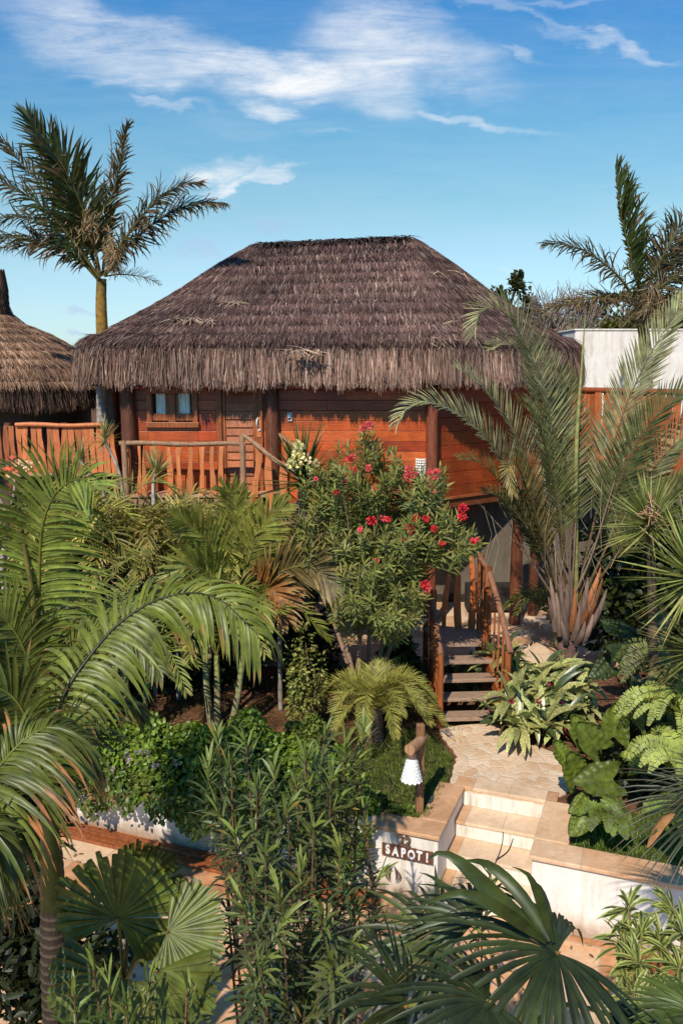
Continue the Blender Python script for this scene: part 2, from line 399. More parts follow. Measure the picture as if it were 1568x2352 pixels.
# (px, py, half length px, half width px, angle deg (up to the right), strength)
CL = [(330, 95, 420, 70, -16, .62), (600, 150, 330, 48, 0, .95), (860, 105, 190, 62, -10, .8), (960, 110, 230, 60, -22, .55), (870, 190, 110, 65, -12, .65),
      (480, 168, 330, 20, -4, .8), (635, 236, 80, 26, -8, .85), (400, 225, 110, 14, -12, .4), (1080, 260, 190, 14, -9, .6), (1400, 105, 200, 15, -3, .5), (1250, 80, 120, 12, -18, .4),
      (1120, 45, 150, 12, -8, .3), (1280, 20, 170, 9, 8, .3), (510, 385, 95, 34, -6, .9), (560, 420, 120, 13, 10, .9), (750, 316, 80, 9, -8, .3),
      (1180, 150, 60, 12, -10, .35), (180, 20, 260, 45, -20, .5), (640, 290, 240, 40, -8, .16), (1160, 615, 35, 10, 0, .25)]
for px, py, a, b, an, st in CL:
    x, z = G(px, py)
    m = t.n('Mapping', vector_type='TEXTURE'); m.inputs['Location'].default_value = (x, z, 0)
    m.inputs['Rotation'].default_value = (0, 0, R(an)); m.inputs['Scale'].default_value = (a/FPX*1.05, b/FPX*1.15, 1)
    t.ln(wp.outputs[0], m.inputs[0]); l = t.n('VectorMath', operation='LENGTH', i={0: m.outputs[0]})
    mr = t.n('MapRange', interpolation_type='SMOOTHERSTEP', i={0: l.outputs['Value'], 1: 1.35, 2: .1, 3: 0., 4: st})
    acc = mr.outputs[0] if acc is None else t.n('Math', operation='MAXIMUM', i={0: acc, 1: mr.outputs[0]}).outputs[0] if st < .5 else \
        t.n('Math', operation='SMOOTH_MAX', i={0: acc, 1: mr.outputs[0], 2: .15}).outputs[0]
wisp = wn(3.6, (1.2, 8.5, 1), 11, .74, .7); wisp2 = wn(9, (1, 3, 1), 6, .7, .3)
ws = t.n('Math', operation='MULTIPLY_ADD', i={0: wisp2.outputs['Fac'], 1: .45, 2: 0.}); ws = t.n('Math', operation='MULTIPLY_ADD', i={0: wisp.outputs['Fac'], 1: .9, 2: ws.outputs[0]})
wr = t.n('MapRange', i={0: ws.outputs[0], 1: .42, 2: .95, 3: .0, 4: 1.45})
cf = t.n('Math', operation='MULTIPLY', use_clamp=True, i={0: acc, 1: wr.outputs[0]})
hz = t.n('MapRange', i={0: gz.outputs[0], 1: -.02, 2: .42, 3: 0., 4: 1.}); 
tint = t.ramp(hz.outputs[0], [(0, (.72, .98, 1.32)), (.18, (.92, 1.12, 1.27)), (.33, (1.0, 1.2, 1.2)), (.45, (.92, 1.22, 1.12)), (.64, (.66, 1.2, 1.22)), (1, (.13, .93, 1.45))])
skc = t.mul(sky.outputs[0], tint)
skc = t.mul(skc, (9.2, 9.4, 9.7), 'MIX', cf.outputs[0])
# small mauve clouds low down
ac2 = None
for px, py, a, b, an in [(612, 525, 48, 17, -8), (440, 598, 75, 15, 0), (200, 712, 36, 11, -6), (165, 768, 30, 7, 0)]:
    x, z = G(px, py)
    m = t.n('Mapping', vector_type='TEXTURE'); m.inputs['Location'].default_value = (x, z, 0)
    m.inputs['Rotation'].default_value = (0, 0, R(an)); m.inputs['Scale'].default_value = (a/FPX*1.1, b/FPX*1.2, 1)
    t.ln(wp.outputs[0], m.inputs[0]); l = t.n('VectorMath', operation='LENGTH', i={0: m.outputs[0]})
    mr = t.n('MapRange', interpolation_type='SMOOTHERSTEP', i={0: l.outputs['Value'], 1: 1.3, 2: .1, 3: 0., 4: .55})
    ac2 = mr.outputs[0] if ac2 is None else t.n('Math', operation='MAXIMUM', i={0: ac2, 1: mr.outputs[0]}).outputs[0]
c2 = t.n('Math', operation='MULTIPLY', use_clamp=True, i={0: ac2, 1: wr.outputs[0]})
skc = t.mul(skc, (4.6, 5.4, 8.0), 'MIX', c2.outputs[0])
bg = t.n('Background'); t.ln(skc, bg.inputs[0]); bg.inputs[1].default_value = .104
t.ln(bg.outputs[0], t.out.inputs[0])

# ------------------------------------------------------------------ ground, walls, steps
P0 = np.array([1.04, 8.48]); DA = np.array([.934, -.358]); DN = np.array([.358, .934])
def wc(a, b, z=None):
    p = P0 + DA*a + DN*b
    return (p[0], p[1]) if z is None else (p[0], p[1], z)
PZ = -.8
def sheet(name, polys, z, mat):
    mb = MB()
    for p in polys:
        P = np.array([[x, y, z] for x, y in p]); mb.add(P, [[0, 1, 2, 3]])
    return tag(mb.build(name, mat, smooth=False), kind='structure')
sheet('patio_paving', [[wc(-14, -22), wc(14, -22), wc(14, 2), wc(-14, 2)]], PZ, M_PATIO)
sheet('ground', [[(-900, -900), (900, -900), (900, 1500), (-900, 1500)]], PZ-.06, M_SOIL)
ga, gb = wc(-30, .2), wc(0, .2)
sheet('garden_ground', [[wc(-30, .1), wc(-.1, .1), wc(-.1, 80), wc(-60, 80)], [wc(1.1, .1), wc(40, .1), wc(70, 80), wc(1.1, 80)], [wc(-.1, 1.22), wc(1.1, 1.22), wc(1.1, 80), wc(-.1, 80)]], 0, M_SOIL)
def retaining(name, a0, a1, cheek, label):
    r = empty(name, (*wc(a0 if cheek > 0 else a1, 0), PZ), label, 'garden wall')
    mb = MB()
    c = P0+DA*(a0+a1)/2+DN*.13; mb.box((c[0], c[1], PZ/2-.02), (a1-a0, .22, .8-.04+.0), rz=math.atan2(DA[1], DA[0]))
    e = a1 if cheek < 0 else a0
    ce = e+cheek*.11
    c = P0+DA*ce+DN*(.24+.48); mb.box((c[0], c[1], PZ/2-.02), (.22, .96, .76), rz=math.atan2(DA[1], DA[0]))
    mb.build('plaster_wall', M_WHITE, r, smooth=False, bevel=.012)
    mb = MB(); rz = math.atan2(DA[1], DA[0]); ov = .025
    W_ = .30 if cheek < 0 else .34
    c = P0+DA*(a0+a1)/2+DN*((W_-ov)/2); mb.box((c[0], c[1], -.018+.02), (a1-a0+2*ov, W_+ov, .05), rz=rz)
    b0, b1 = W_+.003, 1.22
    c = P0+DA*(e+cheek*(W_-ov)/2)+DN*(b0+b1)/2; mb.box((c[0], c[1], -.016+.02), (W_+ov, b1-b0, .05), rz=rz)
    mb.build('stone_coping', M_COPE, r, smooth=False, bevel=.012)
    return r
wallL = retaining('retaining_wall', -9, 0, -1, 'white plastered garden wall with stone coping carrying the house number sign')
wallR = retaining('retaining_wall', 1.0, 9, 1, 'white plastered garden wall with stone coping to the right of the white steps')
# garden steps
st = empty('garden_steps', wc(.5, .6, PZ), 'white fronted stone garden steps climbing between two coped walls', 'steps'); rz = math.atan2(DA[1], DA[0])
for k, b in enumerate([1.18, .80, .42, .04]):
    z1 = -.2*k
    mb = MB(); c = P0+DA*.5+DN*(b+.19); mb.box((c[0], c[1], z1-.1-.02), (.996, .38, .16), rz=rz); mb.build('riser', M_RISER, st, smooth=False)
    mb = MB(); c = P0+DA*.5+DN*(b+.185); mb.box((c[0], c[1], z1-.022), (.99, .405 if k else .2, .038), rz=rz)
    if k == 0: continue
    mb.build('tread', M_STEPT, st, smooth=False, bevel=.006)
# path
pp = [on(x, y, 0)[:2] for x, y in [(1262, 1818), (1300, 1822), (1330, 1790), (1300, 1745), (1250, 1722), (1190, 1706), (1150, 1684), (1150, 1662), (1003, 1672), (1012, 1690), (1030, 1712), (1048, 1737), (1042, 1765), (1036, 1790), (1028, 1812)]]
c0 = wc(0, 1.2); c1 = wc(1.0, 1.2)
pp = [c1]+pp[1:]+[c0]
P = np.array(pp); 
def chaik(P, n=1):
    for _ in range(n):
        Q = []
        for i in range(len(P)-1): Q += [P[i]*.75+P[i+1]*.25, P[i]*.25+P[i+1]*.75]
        P = np.array([P[0]]+Q+[P[-1]])
    return P
P = chaik(P, 2); P[1:-1] += RNG.normal(0, .012, (len(P)-2, 2))
mb = MB(); mb.prism(P, -.05, .022); tag(mb.build('path', M_FLAG, smooth=False), kind='structure')
# square edging stones at the head of the steps
mb = MB(); c = P0+DA*.5+DN*1.32; mb.box((c[0], c[1], .008), (1.22, .26, .046), rz=rz); 
tag(mb.build('path_edging', M_STEPT, smooth=False, bevel=.006), kind='structure')
# slatted drain covers at the foot of the walls
def grate(a0, a1, label):
    r = empty('drain_grate', wc((a0+a1)/2, -.2, PZ), label, 'drain cover', 'slatted wooden drain covers at the foot of the garden walls')
    for k in range(4):
        mb = MB(); c = P0+DA*(a0+a1)/2+DN*(-.06-.085*k); mb.box((c[0], c[1], PZ+.02+.012*(k % 2)), (a1-a0, .062, .035), rz=rz, col=(.9+.1*k/3,)*3)
        mb.build('slat', M_STAIRW, r, smooth=False, bevel=.006)
grate(-6.5, -.6, 'dark wooden slats along the foot of the wall below the leafy hedge'); grate(1.9, 5.5, 'dark wooden slats along the foot of the right white wall')
# sign
sg = empty('house_sign', wc(-.78, 0, -.3), 'brown wooden name board with white letters and bronze number 22 above', 'sign')
nrmW = -DN
SIGNROT = Matrix(((DA[0], 0, -DN[0], 0), (DA[1], 0, -DN[1], 0), (0, 1, 0, 0), (0, 0, 0, 1)))
def text(s, a, z, size, mat, parent, name, off=.02, ext=.006, b=.0, bold=.0, rot=0, b0=0, sx=1.):
    cu = bpy.data.curves.new(name, 'FONT'); cu.body = s; cu.size = size; cu.extrude = ext; cu.bevel_depth = b; cu.offset = bold; cu.align_x = 'CENTER'; cu.align_y = 'CENTER'
    tmp = bpy.data.objects.new('tmp', cu); COL.objects.link(tmp)
    dg = bpy.context.evaluated_depsgraph_get(); me = bpy.data.meshes.new_from_object(tmp.evaluated_get(dg)); bpy.data.objects.remove(tmp)
    p = P0+DA*a+DN*(b0-off)
    Mx = Matrix.Translation((p[0], p[1], z)) @ SIGNROT @ Matrix.Rotation(rot, 4, 'Z') @ Matrix.Diagonal((sx, 1, 1, 1))
    me.transform(Matrix.Translation(-Vector(ORIG[parent.name])) @ Mx) if parent.name in ORIG else me.transform(Mx)
    me.materials.clear(); me.materials.append(mat)
    o = bpy.data.objects.new(name, me); COL.objects.link(o); o.parent = parent; ORIG[o.name] = ORIG[parent.name]; return o
# positions along the wall from the photo: 22 at px 928, board px 880..988
def a_of(px, py, b=0):
    u = (px-784)/FPX; v = (py-1175.5)/FPX; k = u/(CP-v*SP)      # x = k*y
    return ((P0[1]*k - P0[0]) )/(DA[0]-DA[1]*k)
def z_of(a, py):
    y = P0[1]+DA[1]*a; return at(784, py, y)[2]
aL, aR = a_of(882, 1945), a_of(990, 1972); am = (aL+aR)/2; zb = z_of(am, 1958)
mb = MB(); n = 22; xs = np.linspace(aL-.02, aR+.02, n); top = .07+RNG.uniform(-.006, .006, n); bot = -.07+RNG.uniform(-.006, .006, n)
V = []; 
for i in range(n):
    for zz in (bot[i], top[i]):
        for o_ in (-.001, -.022): p = P0+DA*xs[i]+DN*o_; V.append((p[0], p[1], zb+zz))
F = []
for i in range(n-1):
    b = i*4; F += [[b+1, b+5, b+7, b+3], [b+2, b+3, b+7, b+6], [b, b+4, b+5, b+1]]
F += [[0, 1, 3, 2], [(n-1)*4, (n-1)*4+2, (n-1)*4+3, (n-1)*4+1]]
mb.add(V, F); bd = mb.build('name_board', M_SIGN, sg, smooth=False); ORIG[bd.name] = ORIG[sg.name]
sp = (aR-aL)/6
for i, ch in enumerate('SAPOTI'):
    text(ch, aL+sp*(i+.55), zb+[.006, -.002, .0, -.004, .004, 0][i], .145, M_LETW, bd, 'letter', off=.026, ext=.004, bold=.005, sx=.72, rot=R([3, -2, 2, 0, -3, 1][i]))
an = a_of(928, 1925)
for i, ch in enumerate('22'): text(ch, an-.036+.074*i, z_of(an, 1930)-.006*i, .17, M_BRONZE, sg, 'number', off=.016, ext=.012, bold=.003, rot=R([4, -6][i]))
# carved horn ornament below
orn = empty('wall_ornament', wc(a_of(900, 2000), 0, -.4), 'carved pair of curled brown horns fixed to the white wall below the sign', 'ornament')
ao = a_of(903, 2000); zo = z_of(ao, 2003)
mb = MB()
for sgn in (-1, 1):
    for dx, hh in ((.062, 0), (.022, .012)):
        pts = []
        for q in np.linspace(0, 1, 9):
            x = sgn*(dx*math.sin(q*math.pi)+.012+.02*q); z = .085-.19*q+hh
            p = P0+DA*(ao+x)-DN*(.02+.012*math.sin(q*3)); pts.append((p[0], p[1], zo+z))
        mb.tube(pts, [.003, .006, .008, .01, .01, .009, .007, .005, .002], 6)
mb.build('horns', M_BRONZE, orn)

# lawns
sheet('turf_patch', [[wc(-3, .28), wc(-.32, .28), wc(-.3, 1.2), wc(-3, 1.3)]], .006, M_TURF)
LAWN = [(835, 1878), (985, 1884), (1000, 1850), (1030, 1790), (1040, 1740), (1000, 1695), (960, 1672), (880, 1680), (840, 1720), (820, 1800)]
mb = MB(); mb.prism([on(x, y, 0)[:2] for x, y in LAWN], -.02, .012); tag(mb.build('turf_patch', M_TURF, smooth=False), kind='structure')
sheet('turf_patch', [[wc(1.36, .33), wc(5, .33), wc(5, 1.5), wc(1.36, 1.1)]], .006, M_TURF)

# ------------------------------------------------------------------ house
H = empty('stilt_house', (-.8, 17, 0), 'wooden stilt house with red brown plank walls under a big thatched hip roof', 'house')
DK = 2.55
def planks(p0, p1, z0, z1, mb, th=.03, hh=.19, dark=1., off=0, seg=None):
    p0 = np.array(p0, float); p1 = np.array(p1, float); d = nrm(p1-p0); n = np.array([d[1], -d[0]]); rz_ = math.atan2(d[1], d[0]); L = np.linalg.norm(p1-p0)
    z = z0 - ((z0-DK) % hh) ; k = 0
    while z < z1-.002:
        a = max(z, z0); b = min(z+hh, z1)
        if b-a > .01:
            cuts = [0]
            while L-cuts[-1] > 2.6: cuts.append(cuts[-1]+RNG.uniform(1.1, 2.3))
            cuts.append(L)
            for c0, c1 in zip(cuts[:-1], cuts[1:]):
                m = p0+d*(c0+c1)/2 + n*(off+RNG.uniform(0, .003))
                cc = np.array([1, 1, 1])*RNG.uniform(.68, 1.3)*dark*np.array([1, RNG.uniform(.82, 1.25), RNG.uniform(.8, 1.2)])
                mb.box((m[0], m[1], (a+b)/2), (c1-c0-.003, th, b-a-.007), rz=rz_, col=cc)
        z += hh
def X(px, Y, py=1000): return at(px, py, Y)[0]
FY = 15.8
xw0, xw1 = X(300, FY), X(992, FY)
wx0, wx1 = X(342, FY), X(456, FY); dx0, dx1 = X(500, FY), X(603, FY)
wzb = at(400, 975, FY)[2]
mb = MB()
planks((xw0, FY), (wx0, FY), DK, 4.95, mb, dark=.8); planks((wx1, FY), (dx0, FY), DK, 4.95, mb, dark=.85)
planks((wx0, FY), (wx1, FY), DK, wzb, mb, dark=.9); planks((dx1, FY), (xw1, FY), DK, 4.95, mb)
bk = MB(); bk.box(((xw0+xw1)/2, FY+.08, (DK+4.95)/2), (xw1-xw0, .1, 4.95-DK)); bk.build('wall_core', M_DARK, H, smooth=False)
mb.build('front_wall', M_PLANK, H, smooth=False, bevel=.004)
q0 = np.array([1.68, 15.82]); q1 = q0+np.array([1, .8])*2.6; q2 = np.array([q1[0]-.2, 21.5]); q3 = np.array([xw0, 21.5])
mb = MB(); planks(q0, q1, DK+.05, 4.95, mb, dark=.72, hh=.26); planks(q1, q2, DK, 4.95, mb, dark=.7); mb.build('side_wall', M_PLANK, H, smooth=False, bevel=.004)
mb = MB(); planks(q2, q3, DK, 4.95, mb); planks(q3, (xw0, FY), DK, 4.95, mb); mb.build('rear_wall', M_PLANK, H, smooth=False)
mb = MB(); d = nrm(q1-q0); nn = np.array([d[1], -d[0]])
mb.beam((*(q0+nn*.03), DK+.03), (*(q1+nn*.03), DK+.03), .09, .05); mb.beam((*(q0-nn*.02), DK-.09), (*(q1-nn*.02), DK-.09), .1, .16, (.6, .6, .6)); mb.beam((xw0, FY, DK-.1), (xw1, FY, DK-.1), .14, .18, (.7, .7, .7))
mb.build('sill_beam', M_STAIRW, H, smooth=False, bevel=.006)
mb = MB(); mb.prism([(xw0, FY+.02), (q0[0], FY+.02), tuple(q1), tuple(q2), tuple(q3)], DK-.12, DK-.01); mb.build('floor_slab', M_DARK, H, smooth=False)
# window
wd = empty_w = None
mb = MB(); zt = 4.62; fw = .085
mb.box(((wx0+wx1)/2, FY-.045, wzb-.0), (wx1-wx0+.06, .1, .1)); mb.box(((wx0+wx1)/2, FY-.045, zt), (wx1-wx0+.06, .1, .1))
for x in (wx0+.04, wx1-.04): mb.box((x, FY-.04, (wzb+zt)/2), (.1, .09, zt-wzb-.1))
mb.box(((wx0+wx1)/2, FY-.04, (wzb+zt)/2), (.13, .08, zt-wzb-.1))
hw = (wx1-wx0)/2
wo = mb.build('window', M_STAIRW, H, smooth=False, bevel=.008)
for s_ in (-1, 1):
    cx = (wx0+wx1)/2+s_*(hw/2+.005); pw = hw-.19
    mb = MB(); mb.box((cx, FY-.03, wzb+.14), (pw+.06, .04, .13)); mb.box((cx-pw/2-.01, FY-.03, (wzb+zt)/2+.06), (.04, .036, zt-wzb-.26)); mb.box((cx+pw/2+.01, FY-.03, (wzb+zt)/2+.06), (.04, .036, zt-wzb-.26)); mb.build('sash', M_STAIRW, wo, smooth=False, bevel=.005)
    mb = MB(); mb.box((cx, FY-.022, (wzb+zt)/2+.05), (pw, .004, zt-wzb-.2)); mb.build('pane', M_GLASS, wo, smooth=False)
    mb = MB(); n = 40; x = np.linspace(cx-pw/2+(.0 if s_ > 0 else .07), cx+pw/2-(.02 if s_ < 0 else .05), n); y = FY+.004+.012*np.sin(np.linspace(0, 20, n))+.006*np.sin(np.linspace(0, 47, n))
    V = np.concatenate([np.c_[x, y, np.full(n, wzb+.1)], np.c_[x, y, np.full(n, zt)]]); mb.add(V, [[i, i+1, n+i+1, n+i] for i in range(n-1)]); mb.build('curtain', M_CURT, wo)
# door
mb = MB(); dzt = 4.75
for x, w_ in ((dx0+.045, .1), (dx1-.03, .09)): mb.box((x, FY-.03, (DK+dzt)/2), (w_, .1, dzt-DK))
mb.box(((dx0+dx1)/2, FY-.035, dzt+.05), (dx1-dx0, .11, .1)); do = mb.build('door', M_STAIRW, H, smooth=False, bevel=.008)
lx0, lx1 = dx0+.1, dx1-.08
mb = MB(); z = DK+.05
for x in (lx0+.03, lx1-.05): mb.box((x, FY-.01, (DK+dzt)/2), (.06 if x < lx0+.1 else .1, .05, dzt-DK-.02))
mb.build('door_stile', M_STAIRW, do, smooth=False, bevel=.005)
mb = MB()
while z < dzt-.12:
    c = RNG.uniform(.9, 1.5); mb.box(((lx0+lx1)/2-.01, FY-.022, z+.07), (lx1-lx0-.16, .03, .148), ax=[(1, 0, 0), (0, .97, -.22), (0, .22, .97)], col=(c, c, c)); z += .15
mb.build('louvre', M_STAIRW, do, smooth=False, bevel=.005)
hx = X(596, FY); mb = MB(); hz0, hz1 = at(596, 1003, FY)[2], at(596, 957, FY)[2]
mb.box((hx, FY-.085, (hz0+hz1)/2), (.085, .014, hz1-hz0)); mb.build('lock_plate', M_SLAT, do, smooth=False, bevel=.004)
mb = MB(); mb.tube([(hx-.01, FY-.09, hz1-.02), (hx-.03, FY-.14, hz1-.05), (hx-.035, FY-.15, hz1-.14), (hx-.01, FY-.1, hz1-.18)], .018, 7); mb.box((hx+.01, FY-.097, hz0+.13), (.04, .012, .05)); mb.build('handle', M_METAL, do)
# switch box
mb = MB(); sx0 = X(666, FY); sz = at(666, 957, FY)[2]; mb.box((sx0, FY-.032, sz), (.085, .03, .155)); so = mb.build('switch_box', M_PLAST, H, smooth=False, bevel=.005)
mb = MB(); mb.box((sx0, FY-.05, sz-.035), (.04, .008, .04)); mb.build('switch_slot', M_CABLE, so, smooth=False); mb = MB(); mb.box((sx0, FY-.05, sz+.035), (.045, .008, .05)); mb.build('switch_button', M_METAL, so, smooth=False)
# posts
def post(px, Y, z0, z1, r, mat=M_POST, name='post', parent=None, col=(1, 1, 1), top=None, nseg=7):
    b = at(px, 1000, Y); pts = [(b[0]+RNG.normal(0, .007), Y+RNG.normal(0, .007), z) for z in np.linspace(z0, z1, nseg)]
    mb = MB(); mb.tube(pts, r*(1+RNG.uniform(-.05, .05, nseg)), 12, col, wob=.03); return mb.build(name, mat, parent or H)
post(298, 15.7, 0, 4.9, .125); post(625, 15.7, 0, 4.9, .125, col=(1.3, 1.2, 1.2)); post(992, 15.7, 0, 4.9, .115, M_POST, col=(1.9, 1.5, 1.4))
post(265, 17.0, 0, 4.9, .12, col=(.8, .8, .8)); post(1196, 16.0, 0, 2.45, .115, col=(1.2, 1.1, 1)); post(1237, 16.6, 0, 2.45, .1); post(1020, 18.0, 0, 2.45, .1)
post(560, 18.0, 0, 2.45, .12); post(420, 16.2, 0, 2.45, .12)
# ground floor
mb = MB(); mb.box((1.2, 17.75, 1.2), (7.5, .2, 2.45)); mb.build('lower_wall', M_CREAM_SHADE, H, smooth=False)
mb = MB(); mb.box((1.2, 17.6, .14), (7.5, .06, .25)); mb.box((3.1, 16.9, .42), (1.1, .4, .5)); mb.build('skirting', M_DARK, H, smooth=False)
mb = MB(); mb.box((1.2, 15.8, .05), (7.5, 3.8, .12)); mb.build('terrace_floor', M_TERR, H, smooth=False)
# balcony deck and railing
DZ = 2.78
bl, br, BY = X(285, 15.2, 1018), X(556, 15.2, 1018), 15.2
mb = MB()
for k in range(9): mb.box(((bl+br)/2+.3, BY-.02+.1*k, DZ-.03), (br-bl+.7, .09, .04), col=(1.2+.2*(k % 3),)*3)
mb.build('balcony_deck', M_LOG, H, smooth=False, bevel=.004)
mb = MB(); mb.beam((bl-.1, BY+.02, DZ-.13), (br+.2, BY+.02, DZ-.13), .1, .15); mb.build('deck_beam', M_LOG, H, smooth=False, bevel=.01)
def wavy(p0, p1, w, th, mb, wob=.02, col=(1, 1, 1), side=(1, 0, 0), n=9):
    """hand cut slat: irregular edges"""
    p0 = np.array(p0, float); p1 = np.array(p1, float); side = nrm(side); fr = nrm(np.cross(side, p1-p0)); ph = RNG.uniform(0, 6, 4); am = wob*RNG.uniform(.3, 1.2, 2)
    V = []
    for i in range(n):
        q = i/(n-1); c = p0+(p1-p0)*q+side*(am[0]*math.sin(q*4+ph[0])); hw = w/2*(1+.22*math.sin(q*5+ph[1])+.08*math.sin(q*11+ph[2]))
        for s_, f in ((-1, -1), (1, -1), (1, 1), (-1, 1)): V.append(c+side*s_*hw+fr*f*th/2)
    F = [[i*4+j, i*4+(j+1) % 4, i*4+4+(j+1) % 4, i*4+4+j] for i in range(n-1) for j in range(4)]+[[0, 3, 2, 1], [n*4-4, n*4-3, n*4-2, n*4-1]]
    mb.add(V, F, col)
RAIL = empty('balcony_railing', (bl, BY, DZ)); RAIL.parent = H; RAIL.location = Vector((bl, BY, DZ))-H.location
def rail(root, a, b, r=.04, mat=M_LOG, name='handrail'):
    a = np.array(a, float); b = np.array(b, float); n = 8; pts = [a+(b-a)*q+np.array([0, 0, .012*math.sin(q*9)]) for q in np.linspace(0, 1, n)]
    mb = MB(); mb.tube(pts, r*(1+RNG.uniform(-.08, .08, n)), 10, wob=.04); return mb.build(name, mat, root)
zr = at(420, 1018, BY)[2]
rail(RAIL, (bl-.08, BY, zr), (br+.06, BY, zr-.01), .042)
for xb, yb, z1 in ((bl, BY, zr+.05), (br, BY, zr+.14)): 
    mb = MB(); mb.tube([(xb, yb, 0 if xb == bl else DZ-.2), (xb+.01, yb, DZ+.4), (xb, yb, z1)], .055, 10, wob=.03); mb.build('railing_post', M_LOG, RAIL)
for px in (318, 331, 353, 388, 414, 437, 462, 487, 511):
    if px == 318: px = 319
    x0 = X(px+RNG.uniform(-2, 2), BY, 1130); x1 = X(px+RNG.uniform(-3, 5), BY, 1020); mb = MB()
    c = RNG.uniform(.9, 1.15); wavy((x0, BY+.005, DZ-.1), (x1, BY+.005, zr-.02), RNG.uniform(.08, .105), .028, mb, .028, (c, c*1.02, c)); mb.build('baluster', M_SLAT, RAIL, smooth=False, bevel=.006)
for k in range(3):
    yy = BY+.25+.22*k; mb = MB(); wavy((bl, yy, DZ-.05), (bl, yy, zr), .07, .03, mb, .01, side=(0, 1, 0)); mb.build('baluster', M_SLAT, RAIL, smooth=False)
rail(RAIL, (bl, BY, zr-.01), (bl, BY+.9, zr-.01), .04)
# ------------------------------------------------------------------ staircase
S = empty('wooden_staircase', (1.85, 11.6, 0), 'rustic wooden garden staircase with worn treads and log handrails below the house', 'staircase')
yw = R(4); sdx = np.array([math.cos(yw), math.sin(yw), 0])
def trd(z, Y, x0, x1, dep=.27, th=.05):
    mb = MB(); c = np.array([(x0+x1)/2, Y+dep/2, z-th/2]); mb.box(c, (x1-x0, dep, th), rz=yw); mb.build('tread', M_TREAD, S, smooth=False, bevel=.008)
for k in range(4): trd(.155+.19*k, 11.35+.25*k, 1.42+.01*k, 2.36-.015*k)
mb = MB(); mb.prism([(1.45, 12.35), (2.12, 12.38), (2.24, 13.05), (1.5, 13.3), (1.3, 13.2)], .86, .915); mb.build('landing', M_TREAD, S, smooth=False, bevel=.008)
for x0, x1 in ((1.40, 1.44), (2.36, 2.16)):
    mb = MB(); mb.beam((x0, 11.35, -.02), (x1, 12.5, .82), .05, .2); mb.build('stringer', M_STAIRW, S, smooth=False, bevel=.008)
    for k in range(1): pass
def spost(px, pyb, pyt, Y, r=.045, name='stair_post'):
    a = at(px, pyt, Y); mb = MB(); mb.tube([(a[0]+.01, Y, -.05), (a[0], Y, a[2]/2), (a[0], Y, a[2])], [r*1.1, r, r], 10, wob=.03); mb.build(name, M_STAIRW, S)
    return a
spost(1012, 1680, 1500, 11.32); spost(1166, 1610, 1497, 11.42, .05); spost(1120, 1480, 1300, 12.42, .055); spost(1104, 1450, 1272, 13.1, .05); spost(995, 1500, 1355, 12.4, .05); spost(978, 1500, 1400, 13.2, .045)
A, B, C_ = at(1172, 1500, 11.36), at(1122, 1312, 12.42), at(1090, 1262, 13.15)
D_, E_, F_ = at(1012, 1504, 11.28), at(990, 1372, 12.4), at(1028, 1256, 13.15)
for pts, r in (([A, (A+B)/2+np.array([.01, 0, .02]), B], .045), ([B, C_], .04), ([C_, F_], .04), ([D_, (D_+E_)/2, E_], .042)):
    mb = MB(); mb.tube(curve(pts, 12)[0], r, 10, (.8, .62, .6), wob=.04); mb.build('handrail', M_LOG, S)
for px, w_ in ((1026, 11), (1051, 15), (1080, 14)):
    a = at(px, 1275, 13.15); b = at(px+(px-1040)*.12, 1450, 13.1); mb = MB(); wavy((b[0], 13.12, .9), (a[0], 13.14, a[2]), w_/150, .03, mb, .035, (1.9, 1.7, 1.5)); mb.build('baluster', M_STAIRW, S, smooth=False, bevel=.006)
for q in np.linspace(.12, .88, 5):
    p = A+(B-A)*q; mb = MB(); wavy((p[0], p[1], max(.1, .84*q)), (p[0], p[1], p[2]), .06, .03, mb, .015, side=(.2, 1, 0)); mb.build('baluster', M_STAIRW, S, smooth=False)
    p = D_+(E_-D_)*q; mb = MB(); wavy((p[0], p[1], max(.1, .84*q)), (p[0], p[1], p[2]), .06, .03, mb, .015, side=(.2, 1, 0)); mb.build('baluster', M_STAIRW, S, smooth=False)
for q in (.3, .6): 
    p = B+(C_-B)*q; mb = MB(); wavy((p[0], p[1], .8), (p[0], p[1], p[2]), .08, .03, mb, .015, side=(.3, 1, 0)); mb.build('baluster', M_STAIRW, S, smooth=False)
# upper flight running diagonally up to the balcony
a0 = np.array([1.35, 13.3, .95]); a1 = np.array([br+.45, 15.35, DZ-.1]); dd = nrm((a1-a0)*[1, 1, 0]); sn = np.array([-dd[1], dd[0], 0]); ang = math.atan2(dd[1], dd[0])
for k in range(8):
    p = a0+(a1-a0)*k/8; mb = MB(); mb.box((p[0], p[1], p[2]+.1), (.3, .85, .045), rz=ang); mb.build('tread', M_TREAD, S, smooth=False, bevel=.006)
for sg_ in (-.43, .43): mb = MB(); mb.beam(a0+sn*sg_-[0, 0, .02], a1+sn*sg_-[0, 0, .02], .05, .2); mb.build('stringer', M_STAIRW, S, smooth=False)
r0 = at(558, 998, BY); r0e = at(690, 1100, 14.6)
rail(S, r0, r0e, .042); 
r1 = at(618, 982, 15.85); r1e = at(735, 1066, 15.2); rail(S, r1, r1e, .036)
for q in (.22, .45, .7):
    p = r0+(r0e-r0)*q; mb = MB(); wavy((p[0], p[1], p[2]-.95), (p[0]+.03, p[1], p[2]), .12, .03, mb, .045); mb.build('baluster', M_SLAT, S, smooth=False, bevel=.006)
for q in (.3, .6, .85):
    p = r1+(r1e-r1)*q; mb = MB(); wavy((p[0], p[1], p[2]-.95), (p[0]+.03, p[1], p[2]), .08, .03, mb, .02, (.8, .8, .8)); mb.build('baluster', M_SLAT, S, smooth=False)

